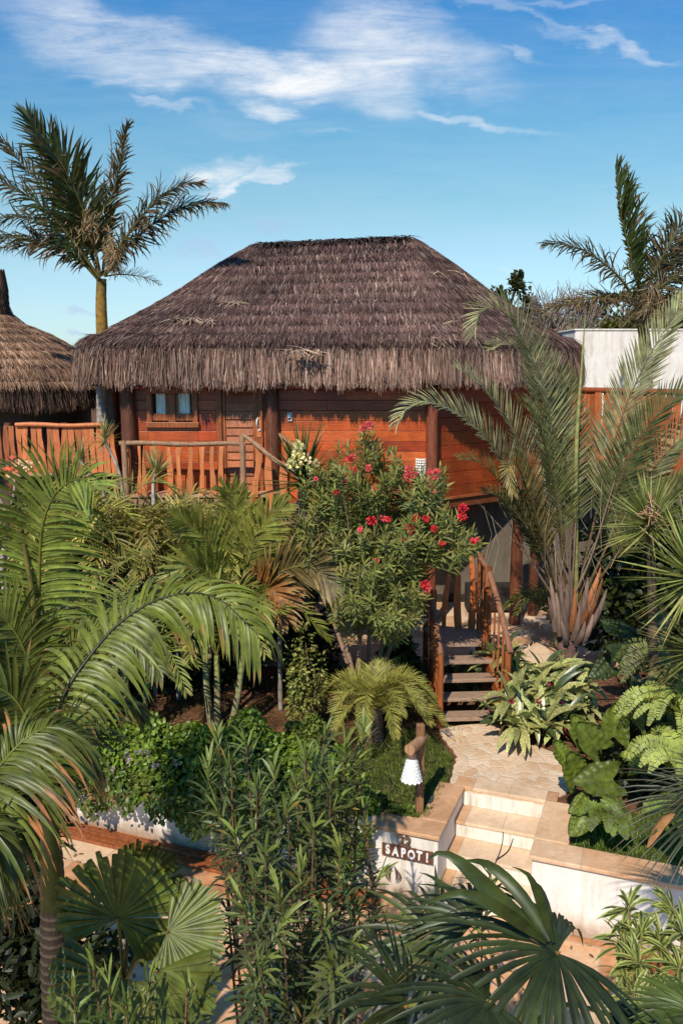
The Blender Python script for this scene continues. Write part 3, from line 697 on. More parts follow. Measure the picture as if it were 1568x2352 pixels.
# ------------------------------------------------------------------ thatched roofs
def thatch(name, parent, outline, ridge0, ridge1, zr, prof, z_eave, fringe, mb_s, nstr, nfr, cols, fcols, seed=1, front=True, zr2=None):
    """outline: eave polygon points (xy); prof(t)->(lateral, drop) ; returns roof mesh object"""
    O = np.array(outline, float); O = np.concatenate([O, O[:1]])
    seg = np.concatenate([[0], np.cumsum(np.linalg.norm(np.diff(O, axis=0), axis=1))]); Mx = 220
    s = np.linspace(0, seg[-1], Mx, endpoint=False); E = np.stack([np.interp(s, seg, O[:, k]) for k in (0, 1)], 1)
    for _ in range(5): E = (np.roll(E, 1, 0)+E*2+np.roll(E, -1, 0))/4
    r0, r1 = np.array(ridge0), np.array(ridge1); rd = r1-r0; L2 = rd@rd
    kk = np.clip(((E-r0)@rd)/L2, 0, 1); soft = kk
    Rg = r0+rd*soft[:, None]; zt = zr + ((zr2 or zr)-zr)*soft
    def pos(i, t):
        """float index, t arrays"""
        i0 = np.floor(i).astype(int) % Mx; i1 = (i0+1) % Mx; f = (i-np.floor(i))[:, None]
        e = E[i0]*(1-f)+E[i1]*f; g = Rg[i0]*(1-f)+Rg[i1]*f; z = zt[i0]*(1-f[:, 0])+zt[i1]*f[:, 0]
        la, dr = prof(t)
        xy = g+(e-g)*la[:, None]
        return np.c_[xy, z+(z_eave-z)*dr]
    T = np.linspace(0, 1, 46); ii = np.arange(Mx)
    rows = []
    for k, t_ in enumerate(T):
        p = pos(ii.astype(float), np.full(Mx, t_)); ct = (t_*11) % 1
        p[:, 2] += .022*ct*(t_ > .03)+.004*np.sin(ii*.9+k)+.02*np.sin(ii*.21+k*.5)*np.sin(k*.31+ii*.11); rows.append(p)
    e = pos(ii.astype(float), np.ones(Mx)); cen = E.mean(0)
    out = nrm(E-Rg)
    for q in (.12, .35, .7, 1.0):
        p = e.copy(); p[:, 2] -= (fringe-.06)*q; p[:, :2] += out*(.05*math.sin(q*2.2)-.02); rows.append(p)
    p = rows[-1].copy(); p[:, :2] -= out*.45; p[:, 2] += .25; rows.append(p)
    p = e.copy(); p[:, :2] = Rg+(E-Rg)*.6; p[:, 2] += .35; rows.append(p)
    p = e.copy(); p[:, :2] = Rg+(E-Rg)*.02; p[:, 2] = zt-.6; rows.append(p)
    V = np.concatenate(rows); nr = len(rows); F = [[k*Mx+j, k*Mx+(j+1) % Mx, (k+1)*Mx+(j+1) % Mx, (k+1)*Mx+j] for k in range(nr-1) for j in range(Mx)]
    mb = MB(); mb.add(V, F); base = mb.build(name, M_THATCH, parent)
    # strands over the surface
    rg = np.random.default_rng(seed)
    i = rg.uniform(0, Mx, nstr*3); mid = E[np.floor(i).astype(int)]; keep = (mid[:, 1] < cen[1]+.8) if front else np.ones(len(i), bool); i = i[keep][:nstr]
    n = len(i); t_ = rg.random(n)**.62; crs = rg.random(n) < .55; t_[crs] = (np.floor(t_[crs]*11)+rg.normal(.92, .06, crs.sum()))/11; t_ = np.clip(t_, .005, .985)
    p = pos(i, t_); p2 = pos(i, np.minimum(t_+.02, 1.0)); p3 = pos(i+.5, t_)
    dn = nrm(p2-p); tg = nrm(p3-p); N = nrm(np.cross(tg, dn)); N *= np.sign(N[:, 2:3]+1e-6)
    D = nrm(dn+N*rg.uniform(-.04, .10, (n, 1))+tg*rg.normal(0, .16, (n, 1)))
    cc = np.array(cols)[rg.choice(len(cols), n, p=[.42, .33, .17, .08])]*rg.uniform(.75, 1.2, (n, 1))*(.72+.5*((t_*11) % 1))[:, None]*(1+.22*np.sin(i*.19+np.sin(t_*9+i*.05)*2)*np.sin(t_*7+i*.07))[:, None]
    m2 = MB(); leafset(m2, p+N*.055, D, N, rg.uniform(.14, .38, n), rg.uniform(.003, .007, n), [1, 1, .8, .3], .12, .2, cc, .1, tw=.4, curl=.12)
    m2.build('straw', M_STRAW, base)
    i = rg.uniform(0, Mx, nfr*3); i = i+.35*np.sin(i*4.2)+.25*np.sin(i*9.1); i = i % Mx; mid = E[np.floor(i).astype(int)]; keep = (mid[:, 1] < cen[1]+1.5) if front else np.ones(len(i), bool); i = i[keep][:nfr]; n = len(i)
    e = pos(i, np.full(n, .985)); i0 = np.floor(i).astype(int) % Mx; o_ = out[i0]; lay = rg.random(n)
    st_ = e.copy(); st_[:, 2] -= rg.uniform(-.06, fringe*.55, n); st_[:, :2] += o_*(.05+.05*lay)[:, None]
    tgt = e[:, 2]-fringe+rg.normal(0, .045, n)+.03*np.sin(i*.35)+.015*np.sin(i*1.7)
    Lf = np.maximum(.06, np.minimum(st_[:, 2]-tgt+.05*np.sin(i*1.1)*np.sin(i*.37), rg.uniform(.25, .62, n)))
    D = np.c_[o_*rg.uniform(-.05, .14, (n, 1))+rg.normal(0, .09, (n, 2)), -np.ones(n)]
    cc = np.array(fcols)[rg.choice(len(fcols), n, p=[.35, .33, .24, .08])]*rg.uniform(.6, 1.2, (n, 1))*(.72+.28*np.clip((e[:, 2]-st_[:, 2]+.08)/(fringe*.32), 0, 1))[:, None]*(.88+.22*np.sin(i*.31+np.sin(i*.13)*3))[:, None]
    m3 = MB(); leafset(m3, st_, D, np.c_[o_, np.zeros(n)], Lf, rg.uniform(.0035, .0085, n), [1, 1, .9, .35], .1, .2, cc, .1, tw=.5, curl=.1)
    m3.build('eave_fringe', M_STRAW, base)
    return base, pos, Mx
def prof_hip(t):
    la = np.where(t < .86, t/.86*.9, .9+.1*np.sin((t-.86)/.14*math.pi/2))
    dr = np.where(t < .86, t/.86*.86, .86+.14*(1-np.cos((t-.86)/.14*math.pi/2)))
    la = la+.012*np.sin(t*9); return la, dr
eL = [(-4.15, 15.3), (2.0, 15.3), (2.6, 15.62), (4.95, 17.9), (5.0, 22.2), (4.2, 23.4), (-4.2, 23.4), (-4.9, 22.4), (-4.95, 16.5), (-4.7, 15.6)]
rz0, rz1 = at(592, 562, 19.2), at(938, 545, 19.2)
D4 = [(.085, .062, .060), (.15, .108, .098), (.27, .2, .17), (.42, .34, .28)]
D4r = [(.080, .044, .036), (.135, .078, .064), (.20, .125, .105), (.36, .26, .21)]
F4 = [(.32, .19, .14), (.46, .30, .225), (.18, .10, .07), (.60, .45, .36)]
roof, rpos, rM = thatch('thatched_roof', H, eL, (rz0[0], 19.2), (rz1[0], 19.2), rz0[2], prof_hip, 5.26, .61, None, 80000, 36000, D4r, F4, 3, zr2=rz1[2])
# ridge cap strands
m2 = MB(); n = 900; q = RNG.random(n); p = np.c_[rz0[0]+(rz1[0]-rz0[0])*q+RNG.normal(0, .06, n), 19.2+RNG.normal(0, .1, n), rz0[2]+(rz1[2]-rz0[2])*q+.02]
leafset(m2, p, nrm(np.c_[RNG.normal(0, .8, n), -np.sign(RNG.random(n)-.4), RNG.uniform(-.5, .05, n)]), (0, 0, 1), .35, .012, [1, 1, .7, .2], .25, .2, (.09, .065, .06), .5, tw=.4); m2.build('ridge_straw', M_STRAW, roof)
# loose tufts on the slope
m2 = MB()
for px, py, k in ((430, 745, 90), (480, 748, 60), (530, 706, 30), (1010, 635, 14), (1000, 790, 25), (700, 815, 40), (850, 700, 10), (1015, 755, 10)):
    b = at(px, py, 19.2-(19.2-15.1)*(py-552)/(805-552)*.97); n = k
    leafset(m2, b+RNG.normal(0, .08, (n, 3))*[1.8, .4, .3]+[0, -.06, .08], nrm(np.c_[RNG.normal(0, .9, n), -.8*np.ones(n), RNG.normal(-.3, .3, n)]), (0, -.3, 1), .3, .009, [1, 1, .7, .2], .1, .2, (.42, .31, .22), .3, tw=.4)
m2.build('loose_straw', M_STRAW, roof)['kind'] = 'stuff'
# ------------------------------------------------------------------ left hut
HL = empty('thatched_hut', (-8.6, 20.5, 0), 'round hut with a steep shaggy thatched roof at the left edge', 'hut')
def prof_cone(t):
    la = np.interp(t, [0, .25, .35, .5, .7, .88, 1], [.16, .24, .33, .5, .71, .9, 1]); dr = np.interp(t, [0, .25, .35, .5, .7, .88, 1], [0, .35, .46, .555, .72, .87, 1])
    return la, dr
ang_ = np.linspace(0, 2*math.pi, 40, endpoint=False)
circ = [(-8.75+3.45*math.cos(a), 20.5+3.3*math.sin(a)) for a in ang_]
thatch('thatched_roof', HL, circ, (-8.85, 20.5), (-8.65, 20.5), 7.15, prof_cone, 4.72, .62, None, 26000, 15000, [(.15, .085, .05), (.26, .15, .095), (.36, .22, .145), (.50, .35, .24)], [(.12, .07, .05), (.2, .12, .08), (.09, .05, .04), (.32, .2, .14)], 5)
mb = MB(); mb.tube([(-8.4, 20.3, 6.0), (-8.3, 20.3, 6.5), (-8.22, 20.3, 7.3)], [.62, .45, .38], 14, wob=.05); mb.build('roof_cap', M_THATCH, HL)
m2 = MB(); n = 1500; a = RNG.uniform(0, 6.28, n); leafset(m2, np.c_[-8.22+.4*np.cos(a), 20.3+.38*np.sin(a), RNG.uniform(6.5, 7.32, n)], np.c_[np.cos(a)*.15, np.sin(a)*.15, -np.ones(n)], np.c_[np.cos(a), np.sin(a), a*0], .5, .013, [1, 1, .8, .3], 0, .2, (.14, .08, .05), .5, tw=.3); m2.build('cap_straw', M_STRAW, HL)
mb = MB(); mb.tube([(-8.6, 20.5, 0), (-8.6, 20.5, 4.4)], 2.5, 24); mb.build('hut_wall', M_CREAM_SHADE, HL)
# walkway railing to the left
LR = empty('walkway_railing', (-6, 16.6, 3), 'closely set orange slat railing along the raised walkway left of the house', 'railing')
LY = 16.6; zt_ = at(150, 975, LY)[2]; zb_ = at(150, 1086, LY)[2]; lx0, lx1 = X(-60, LY), X(268, LY)
rail(LR, (X(40, LY), LY-.04, zt_), (lx1, LY-.04, zt_-.01), .045, M_SLAT)
px = -70
while px < 262:
    w_ = RNG.uniform(.095, .14); x = X(px, LY); mb = MB(); c = RNG.uniform(.7, 1.1)*(1 if px > 40 else .7); l = RNG.uniform(-.035, .035)
    wavy((x, LY, zb_), (x+l, LY, zt_-.02+RNG.uniform(-.01, .01)), w_, .03, mb, .016, (c, c*.93, c*.9)); mb.build('slat', M_SLAT, LR, smooth=False, bevel=.006); px += w_*118+RNG.uniform(1, 4)
mb = MB(); mb.box(((lx0+lx1)/2, LY+.5, zb_-.03), (lx1-lx0, 1.2, .06), col=(1.3, 1.3, 1.3)); mb.build('walkway_deck', M_LOG, LR, smooth=False, bevel=.01)
for pxx in (20, 150, 262): post(pxx, LY+.1, 0, zt_+.03, .07, M_POST, 'walkway_post', LR, (1.4, 1.3, 1.2))
mb = MB(); mb.beam((lx0, LY+.1, zb_-.2), (lx1, LY+.1, zb_-.2), .12, .2); mb.build('walkway_beam', M_POST, LR, smooth=False)
wp_ = empty('white_pipe', (X(276, 17.1), 17.1, 0), 'thin white pipe standing between the dark posts left of the house', 'pipe'); mb = MB(); mb.tube([(X(276, 17.1), 17.1, 0), (X(277, 17.1), 17.1, 4.9)], .035, 8); mb.build('pipe_shaft', M_WHITE, wp_)
# right terrace: white building, fence
BR = empty('white_building', (11, 26, 0), 'plain white plastered building behind the terrace railing on the right', 'building')
xr = X(1320, 24.0, 760); zr_ = at(1320, 758, 24.0)[2]
mb = MB(); mb.box((xr+5.5, 26.5, zr_/2), (11, 5, zr_)); mb.build('plaster_wall', M_WHITE, BR, smooth=False, bevel=.04)
mb = MB(); mb.box((xr+5.5, 26.5, zr_+.012), (11.06, 5.06, .05)); mb.build('parapet_cap', M_RISER, BR, smooth=False, bevel=.015)
RR = empty('terrace_railing', (6, 16.6, 3.2), 'orange hand cut slat railing on the terrace behind the grey green palm', 'railing')
f0 = np.array([X(1268, 18.0, 890), 18.0]); f1 = np.array([X(1640, 15.2, 890), 15.2]); zt2 = 4.60; zb2 = 3.2
fd = nrm(f1-f0); Lf_ = np.linalg.norm(f1-f0)
mb = MB(); mb.tube([(*(f0+fd*Lf_*q), zt2) for q in np.linspace(0, 1, 8)], .055, 8, (.55, .42, .4)); mb.build('handrail', M_SLAT, RR)
s_ = 0
while s_ < Lf_:
    w_ = RNG.uniform(.12, .18); p = f0+fd*s_; c = RNG.uniform(.55, .95); mb = MB(); l = RNG.uniform(-.03, .03)
    wavy((p[0], p[1], zb2), (p[0]+l, p[1], zt2-.03), w_, .03, mb, .02, (c, c*.85, c*.8), side=(fd[0], fd[1], 0)); mb.build('slat', M_SLAT, RR, smooth=False, bevel=.006); s_ += w_*.95+.008
mb = MB(); mb.beam((*f0, zb2-.05), (*f1, zb2-.05), .25, .1); mb.beam((*(f0+[0, .6]), zb2-.2), (*(f1+[0, .6]), zb2-.2), 1.3, .16, (.4, .4, .4)); mb.build('terrace_edge', M_STAIRW, RR, smooth=False, bevel=.01)
for s_ in (.3, 2.0, 3.8, 5.2): 
    p = f0+fd*s_; mb = MB(); mb.tube([(p[0], p[1]+.35, 0), (p[0], p[1]+.35, 3.1)], .11, 10); mb.build('support_post', M_POST, RR)
mb = MB(); mb.box((7.2, 18.6, 1.5), (5.0, .2, 3.0)); mb.build('under_terrace_wall', M_CREAM_SHADE, RR, smooth=False)
# hanging woven lantern
lt = empty('woven_lantern', (X(966, 15.85, 1075), 15.8, 3.0), 'white woven lantern hanging against the plank wall beside the middle post', 'lantern')
mb = MB(); c = at(966, 1078, 15.8)
for k in range(9):
    z = c[2]-.19+.048*k; mb.tube([(c[0]+.1*math.cos(a), 15.8+.1*math.sin(a), z) for a in np.linspace(0, 2*math.pi, 17)], .014, 5, cap=False)
for a in np.linspace(0, 2*math.pi, 14, endpoint=False): mb.tube([(c[0]+.1*math.cos(a), 15.8+.1*math.sin(a), c[2]-.2), (c[0]+.1*math.cos(a), 15.8+.1*math.sin(a), c[2]+.22)], .008, 5)
mb.build('woven_shade', M_SHELL, lt)
# shell lamp on its post
lb_ = on(962, 1868, 0); LPt = empty('lamp_post', lb_, 'rough wooden garden post with a short log arm beside the stone steps', 'post')
Yl = lb_[1]; mb = MB(); tp_ = at(966, 1660, Yl+.02)
mb.box((lb_[0]-.0, Yl, tp_[2]/2), (.085, .075, tp_[2]), rz=.25, col=(.8, .7, .6)); mb.build('upright', M_LOG, LPt, smooth=False, bevel=.012)
arm0 = at(970, 1697, Yl+.02); arm1 = at(940, 1722, Yl-.28)
mb = MB(); mb.tube([arm0+[.02, .06, .01], (arm0+arm1)/2, arm1], [.05, .06, .062], 12, (1.2, 1.15, 1.1), wob=.04); mb.build('log_arm', M_LOG, LPt)
SH = empty('shell_lamp', arm1-np.array([0, 0, .12]), 'white layered shell lamp hanging from the log arm of the garden post', 'lamp')
c = at(945, 1762, Yl-.24); 
mb = MB(); mb.tube([c+[0, 0, .2], c+[0, 0, .12]], [.045, .06], 10); mb.build('lamp_cap', M_BRONZE, SH)
mb = MB(); mb.tube([c+[0, 0, .14], c+[0, 0, -.1]], [.04, .078], 12, cap=False)
for k in range(7):
    z = .115-.036*k; rr = .045+.0083*k; n = 14
    for j in range(n):
        a = 2*math.pi*(j+.5*(k % 2))/n; rad = np.array([math.cos(a), math.sin(a), 0]); tn = np.array([-math.sin(a), math.cos(a), 0]); w2 = rr*2*math.pi/n*.62
        b = c+rad*rr+np.array([0, 0, z]); V = [b]; dd_ = nrm(rad*.5-np.array([0, 0, 1]))
        for th in np.linspace(-1.35, 1.35, 7): V.append(b+tn*math.sin(th)*w2+dd_*(.018+.034*math.cos(th))+rad*.006*math.cos(th))
        mb.add(V, [[0, i+1, i+2] for i in range(6)], (1, 1, 1))
mb.build('shell_shade', M_SHELL, SH, smooth=False)
cb = MB(); cp = [on(948, 1700, .01), on(900, 1712, .02), on(885, 1740, .02), on(895, 1790, .02), on(915, 1812, .02), on(950, 1850, .02)]
cb.tube(curve(cp, 24)[0], .009, 6); tag(cb.build('garden_cable', M_CABLE), 'black electric cable snaking over the soil behind the lamp post', 'cable')
# distant hill
hb = MB(); nx, ny = 60, 24; xs = np.linspace(2, 60, nx); ys = np.linspace(36, 94, ny); V = []
for y in ys:
    for x in xs:
        h = 6.9*min(1, (x-2)/9.0)*min(1, .6+(y-36)/30)+.35*math.sin(x*.7+y*.3)+.2*math.sin(x*1.9); V.append((x, y, max(-.5, h*1.12)))
hb.add(V, [[j*nx+i, j*nx+i+1, (j+1)*nx+i+1, (j+1)*nx+i] for j in range(ny-1) for i in range(nx-1)]); tag(hb.build('hill', M_TURF), kind='structure')
HV = np.array(V)
# ================================================================== VEGETATION
def px_pts(L): return [at(*p) for p in L]
G1 = (.085, .115, .025); OLV = (.13, .15, .045); DK_ = (.035, .055, .016); DRY = (.26, .165, .09)
def trunk(root, pts, rad, col=(.3, .25, .2), ring=0, rings_col=.6, name='trunk', sides=12, wob=.03, mat=None):
    P, L = curve(pts, 40 if not ring else int(max(40, ring*4))); n = len(P); q = np.linspace(0, 1, n)
    r = np.interp(q, np.linspace(0, 1, len(rad)), rad)
    C = np.tile(np.array(col, float), (n, 1)) if np.ndim(col) == 1 else np.stack([np.interp(q, np.linspace(0, 1, len(col)), np.array(col)[:, k]) for k in range(3)], 1)
    if ring:
        m = (np.arange(n) % 4 == 0); C[m] *= rings_col; r = r*(1+.05*m)
    mb = MB(); mb.tube(P, r, sides, C, wob=wob); return mb.build(name, mat or M_BARK, root)
def palm_frond(root, pts, mat=M_LEAF, **kw):
    mb = MB(); frond(mb, px_pts(pts) if kw.pop('px', True) else pts, **kw); return mb.build('frond', mat, root)

# ---- A: wind torn palm behind the left end of the house
YA = 17.6; rt = empty('palm_tree', (at(238, 980, YA)[0], YA, 0), 'tall wind torn palm rising behind the left end of the thatched roof', 'palm tree')
b0 = at(238, 960, YA); trunk(rt, [(b0[0], YA, 0), (b0[0], YA, 2.5), at(238, 900, YA), at(236, 775, YA)], [.19, .17, .155, .125], (.36, .31, .27), ring=46, rings_col=.72)
trunk(rt, [at(236, 785, YA), at(233, 700, YA), at(234, 640, YA)], [.125, .115, .10], [(.30, .19, .05), (.34, .20, .05), (.16, .12, .035)], name='crownshaft', mat=M_GLOSS)
WB = dict(col=(.050, .046, .016), tip=(.17, .10, .07), tipp=.85, tipn=5, curl=.9, w=.024, cv=.4, rw=.035, rcol=(.12, .10, .03), jit=.25)
def fa(pts, **k): kw = dict(WB); kw.update(k); kw['n'] = int(kw.get('n', 34)*1.35); kw['w'] *= .72; kw['taper'] = 'long'; palm_frond(rt, [(x, y, YA+d) for x, y, d in pts], **kw)
fa([(232, 635, 0), (205, 520, -.2), (150, 390, -.4), (85, 300, -.5), (66, 268, -.5)], n=78, L=.95, a0=50, a1=20, droop=.25, tipp=.2, w=.036, curl=.15, col=(.042, .06, .014))
fa([(230, 635, 0), (190, 520, .3), (135, 400, .4), (90, 330, .4)], n=46, L=.8, a0=50, a1=20, droop=.4, tipp=.6)
fa([(236, 632, .1), (250, 500, .2), (275, 380, .3), (288, 300, .3), (296, 286, .3)], n=56, L=.5, droop=.1, hint=(.2, -1, .1), a0=40, a1=20, tipp=.5)
fa([(240, 632, -.1), (290, 545, -.3), (360, 460, -.4), (420, 425, -.5), (460, 420, -.5)], n=84, L=.62, droop=.5, tipp=.9)
fa([(240, 635, -.1), (300, 560, -.1), (380, 495, -.2), (450, 468, -.3), (512, 468, -.3)], n=84, L=.6, droop=.7, tipp=.8)
fa([(231, 636, .1), (170, 500, .1), (90, 420, .1), (30, 350, .1), (-10, 310, .1)], n=56, L=.6, droop=.35)
fa([(230, 638, -.2), (150, 530, -.4), (80, 460, -.6), (10, 420, -.8), (-60, 400, -.8)], n=60, L=.75, droop=.5, col=(.045, .07, .018))
fa([(229, 640, .2), (170, 570, .3), (90, 505, .3), (10, 500, .3), (-60, 520, .3)], n=56, L=.6, droop=.5, tipp=.8)
fa([(228, 643, -.1), (180, 595, -.2), (110, 560, -.3), (30, 545, -.4), (-50, 560, -.4)], n=60, L=.62, droop=.6, tipp=.6)
fa([(229, 641, .1), (180, 590, .1), (110, 560, .0), (40, 565, .0), (-10, 572, .0)], n=40, L=.4, droop=.2, tipp=.8)
fa([(244, 634, 0), (280, 630, -.1), (330, 636, -.1), (368, 653, -.2)], n=34, L=.28, droop=-.2, w=.008, tipp=.3, rw=.018)
fa([(240, 600, 0), (252, 450, 0), (257, 350, 0), (252, 290, 0)], n=6, L=.1, w=.01, rw=.03)
mb = MB(); 
for (x, y, sx, sy, k) in ((262, 590, 11, 26, 420), (205, 510, 40, 45, 170), (130, 385, 18, 35, 90), (252, 560, 16, 40, 120)):
    B = np.array([at(x+RNG.normal(0, sx*.5), y+RNG.normal(0, sy*.5), YA-.35+RNG.normal(0, .1)) for _ in range(k)])
    leafset(mb, B, RNG.normal(0, 1, (k, 3))*[.5, .3, .5]-[0, 0, .7], (0, -1, 0), .22, .008, droop=.3, col=(.30, .22, .17), cv=.45, curl=2.0, tw=.8)
mb.build('dry_leaflets', M_LEAF, rt)['kind'] = 'stuff'

# ---- B: wind torn palm at the right
YB = 21.5; rt = empty('palm_tree', (at(1484, 900, YB)[0], YB+.4, 0), 'wind torn palm with curled brown leaf tips rising behind the right terrace', 'palm tree')
YB0 = 19.3
trunk(rt, [(at(1480, 1000, YB0)[0], YB0, 0), at(1480, 950, YB0), at(1484, 800, YB0)], [.17, .15, .13], (.33, .28, .24), ring=46, rings_col=.72)
trunk(rt, [at(1484, 880, YB0), at(1480, 800, YB0), at(1465, 690, YB0)], [.13, .12, .09], [(.10, .12, .03), (.17, .16, .05), (.12, .12, .04)], name='crownshaft', mat=M_GLOSS)
def fb(pts, **k): kw = dict(WB); kw.update(k); kw['n'] = int(kw.get('n', 34)*1.35); kw['w'] *= .72; kw['taper'] = 'long'; palm_frond(rt, [(x, y, YB0+d) for x, y, d in pts], **kw)
fb([(1470, 680, 0), (1440, 560, -.2), (1422, 470, -.3), (1414, 380, -.3)], n=50, L=.82, droop=.05, hint=(-.3, -1, .2), a0=45, a1=22, lb=.18, tipp=.25, w=.034, curl=.25, col=(.045, .075, .016))
fb([(1472, 675, .1), (1455, 560, .2), (1440, 470, .2), (1430, 400, .2)], n=44, L=.75, droop=.1, hint=(-.3, -1, .2), a0=48, a1=24, lb=.3, tipp=.3, w=.03, col=(.04, .065, .016))
fb([(1460, 690, 0), (1410, 625, -.2), (1340, 575, -.3), (1285, 560, -.4), (1248, 558, -.4)], n=60, L=.6, droop=.55, tipp=.7)
fb([(1458, 700, 0), (1400, 680, -.1), (1330, 690, -.2), (1270, 705, -.2), (1235, 712, -.2)], n=60, L=.5, droop=.3, tipp=.95, col=(.14, .10, .06))
fb([(1475, 680, 0), (1520, 590, -.2), (1560, 520, -.2), (1600, 480, -.3)], n=56, L=.75, droop=.4, tipp=.5)
fb([(1478, 685, .1), (1530, 620, .1), (1590, 560, .1), (1650, 540, .1)], n=56, L=.8, droop=.5, tipp=.6)
fb([(1478, 690, -.2), (1520, 655, -.4), (1580, 620, -.5), (1640, 620, -.5)], n=50, L=.8, droop=.6, tipp=.8)
fb([(1478, 700, 0), (1520, 690, -.1), (1570, 680, -.2), (1620, 690, -.2)], n=44, L=.6, droop=.6, tipp=.9)
fb([(1470, 690, -.3), (1462, 640, -.7), (1455, 622, -1.0), (1440, 612, -1.1)], n=30, L=.5, droop=.1, a0=70, a1=30, hint=(0, -1, .3), tipp=.1, w=.025, col=(.12, .15, .05), curl=.1)
mb = MB(); k = 520; B = np.array([at(1478+RNG.normal(0, 26), 690+RNG.normal(0, 24), YB0-.4+RNG.normal(0, .2)) for _ in range(k)])
leafset(mb, B, RNG.normal(0, 1, (k, 3))*[.6, .3, .5]-[0, 0, .6], (0, -1, 0), .3, .010, droop=.4, col=(.24, .18, .14), cv=.5, curl=2.0, tw=.8); mb.build('dry_leaflets', M_LEAF, rt)['kind'] = 'stuff'

# ---- C: big grey green palm right of the staircase
YC = 12.9; rt = empty('triangle_palm', (at(1296, 1560, YC)[0], YC, 0), 'large grey green palm with stiff upright arching fronds right of the wooden staircase', 'palm tree')
trunk(rt, [(at(1296, 1560, YC)[0], YC, 0), at(1300, 1500, YC), at(1304, 1440, YC), at(1312, 1380, YC)], [.17, .155, .15, .09], [(.10, .065, .05), (.17, .10, .085), (.2, .12, .09)], wob=.14)
mb = MB()
for (x0, y0, x1, y1, c) in ((1275, 1450, 1262, 1330, 0), (1285, 1460, 1275, 1360, 0), (1345, 1455, 1392, 1352, 0), (1335, 1440, 1382, 1328, 1), (1328, 1420, 1378, 1302, 1), (1322, 1445, 1360, 1372, 1), (1300, 1470, 1290, 1380, 0), (1315, 1470, 1330, 1390, 0), (1268, 1430, 1258, 1370, 0), (1335, 1475, 1360, 1410, 0), (1295, 1440, 1300, 1340, 0), (1310, 1450, 1318, 1350, 1), (1300, 1480, 1285, 1420, 0), (1322, 1480, 1342, 1425, 0), (1305, 1425, 1310, 1310, 0), (1290, 1430, 1283, 1320, 0), (1330, 1430, 1348, 1325, 0)):
    a = at(x0, y0, YC-.2); b = at(x1, y1, YC-.3); n = 7; P = np.array([a+(b-a)*q+np.array([0, -.08*math.sin(q*3), 0]) for q in np.linspace(0, 1, n)])[None]
    Wv = np.array([nrm(np.cross(b-a, [0, -1, .2]))*w_ for w_ in (.045, .055, .052, .045, .036, .026, .010)])[None]
    cc = np.array([[.25, .165, .13], [.42, .16, .06]][c])*RNG.uniform(.55, 1.3); mb.ribbons(P, Wv, -.5, np.tile(cc, (1, n, 1)), edge=cc*.6)
mb.build('leaf_boots', M_BARK, rt)
GG = dict(col=(.32, .345, .27), tip=(.30, .25, .14), tipp=.25, w=.0125, rw=.026, rcol=(.16, .12, .085), curl=.06, cv=.28, bare=.34, n=84, L=.70, a0=44, a1=26, droop=.10, lift=.35, jit=.07, fold=.5, fmin=.7)
def fc(pts, **k): kw = dict(GG); kw.update(k); palm_frond(rt, [(x, y, YC+d) for x, y, d in pts], **kw)
fc([(1292, 1400, 0), (1235, 1220, -.3), (1150, 1050, -.7), (1060, 955, -1.0), (975, 922, -1.2), (930, 940, -1.3), (912, 972, -1.3)], L=.5, n=110, tipp=.4, droop=.25)
fc([(1294, 1400, 0), (1255, 1200, -.2), (1190, 1010, -.4), (1110, 890, -.6), (1050, 845, -.7)], L=.5)
fc([(1297, 1395, 0), (1278, 1150, .1), (1240, 930, 0), (1195, 770, -.2), (1140, 705, -.4), (1100, 720, -.5), (1088, 765, -.5)], L=.66, n=120)
fc([(1300, 1390, .1), (1290, 1150, .2), (1270, 950, .1), (1225, 830, 0), (1170, 790, -.2), (1128, 800, -.3)], L=.68, n=110)
fc([(1288, 1410, -.1), (1225, 1230, -.5), (1150, 1110, -.9), (1095, 1060, -1.1), (1058, 1055, -1.2)], L=.42, n=90, col=(.17, .18, .09))
fc([(1290, 1400, -.1), (1245, 1230, -.5), (1205, 1110, -.8), (1178, 1060, -1.0), (1168, 1085, -1.1), (1175, 1130, -1.1)], L=.42, n=80, col=(.28, .23, .11), tipp=.6, w=.016)
fc([(1298, 1390, .0), (1285, 1200, -.3), (1262, 1060, -.5), (1225, 960, -.8), (1190, 925, -1.0)], L=.55, n=90, col=(.19, .22, .10))
fc([(1320, 1385, 0), (1375, 1150, .1), (1430, 950, .2), (1500, 800, .2), (1585, 670, .2)], L=.66, n=116)
fc([(1324, 1385, 0), (1400, 1160, -.2), (1460, 1020, -.4), (1530, 930, -.6), (1620, 870, -.7)], L=.6, n=100, col=(.13, .16, .09))
fc([(1328, 1390, 0), (1420, 1200, -.1), (1490, 1090, -.2), (1560, 1010, -.4), (1640, 950, -.5)], L=.6, n=100)
fc([(1330, 1395, -.1), (1440, 1240, -.4), (1520, 1150, -.6), (1620, 1080, -.9)], L=.55, n=90, col=(.12, .14, .07))
fc([(1308, 1385, .1), (1315, 1150, .3), (1310, 980, .3), (1290, 850, .3)], L=.6, n=90, col=(.14, .17, .10))
fc([(1292, 1400, .1), (1230, 1250, .2), (1160, 1150, .3), (1110, 1130, .3)], L=.4, n=70, col=(.10, .12, .06))
trunk(rt, [at(1322, 1380, YC-.1), at(1322, 1050, YC-.1), at(1334, 850, YC-.1), at(1343, 722, YC-.1)], [.035, .038, .03, .006], [(.28, .27, .13), (.33, .35, .19), (.35, .4, .2)], name='spear_leaf', sides=7, mat=M_LEAF)
for k in range(12):   # bare petioles and hanging threads
    x = 1300+RNG.normal(0, 20); xe = x+RNG.normal(0, 80); mb = MB(); mb.tube(curve([at(x, 1395, YC-.1), at((x+xe)/2, 1280, YC-.2), at(xe, 1150+RNG.uniform(-50, 50), YC-.3)], 14)[0], np.linspace(.022, .009, 14), 6, np.array([.2, .14, .1])*RNG.uniform(.7, 1.1)); mb.build('petiole', M_BARK, rt)
mb = MB()
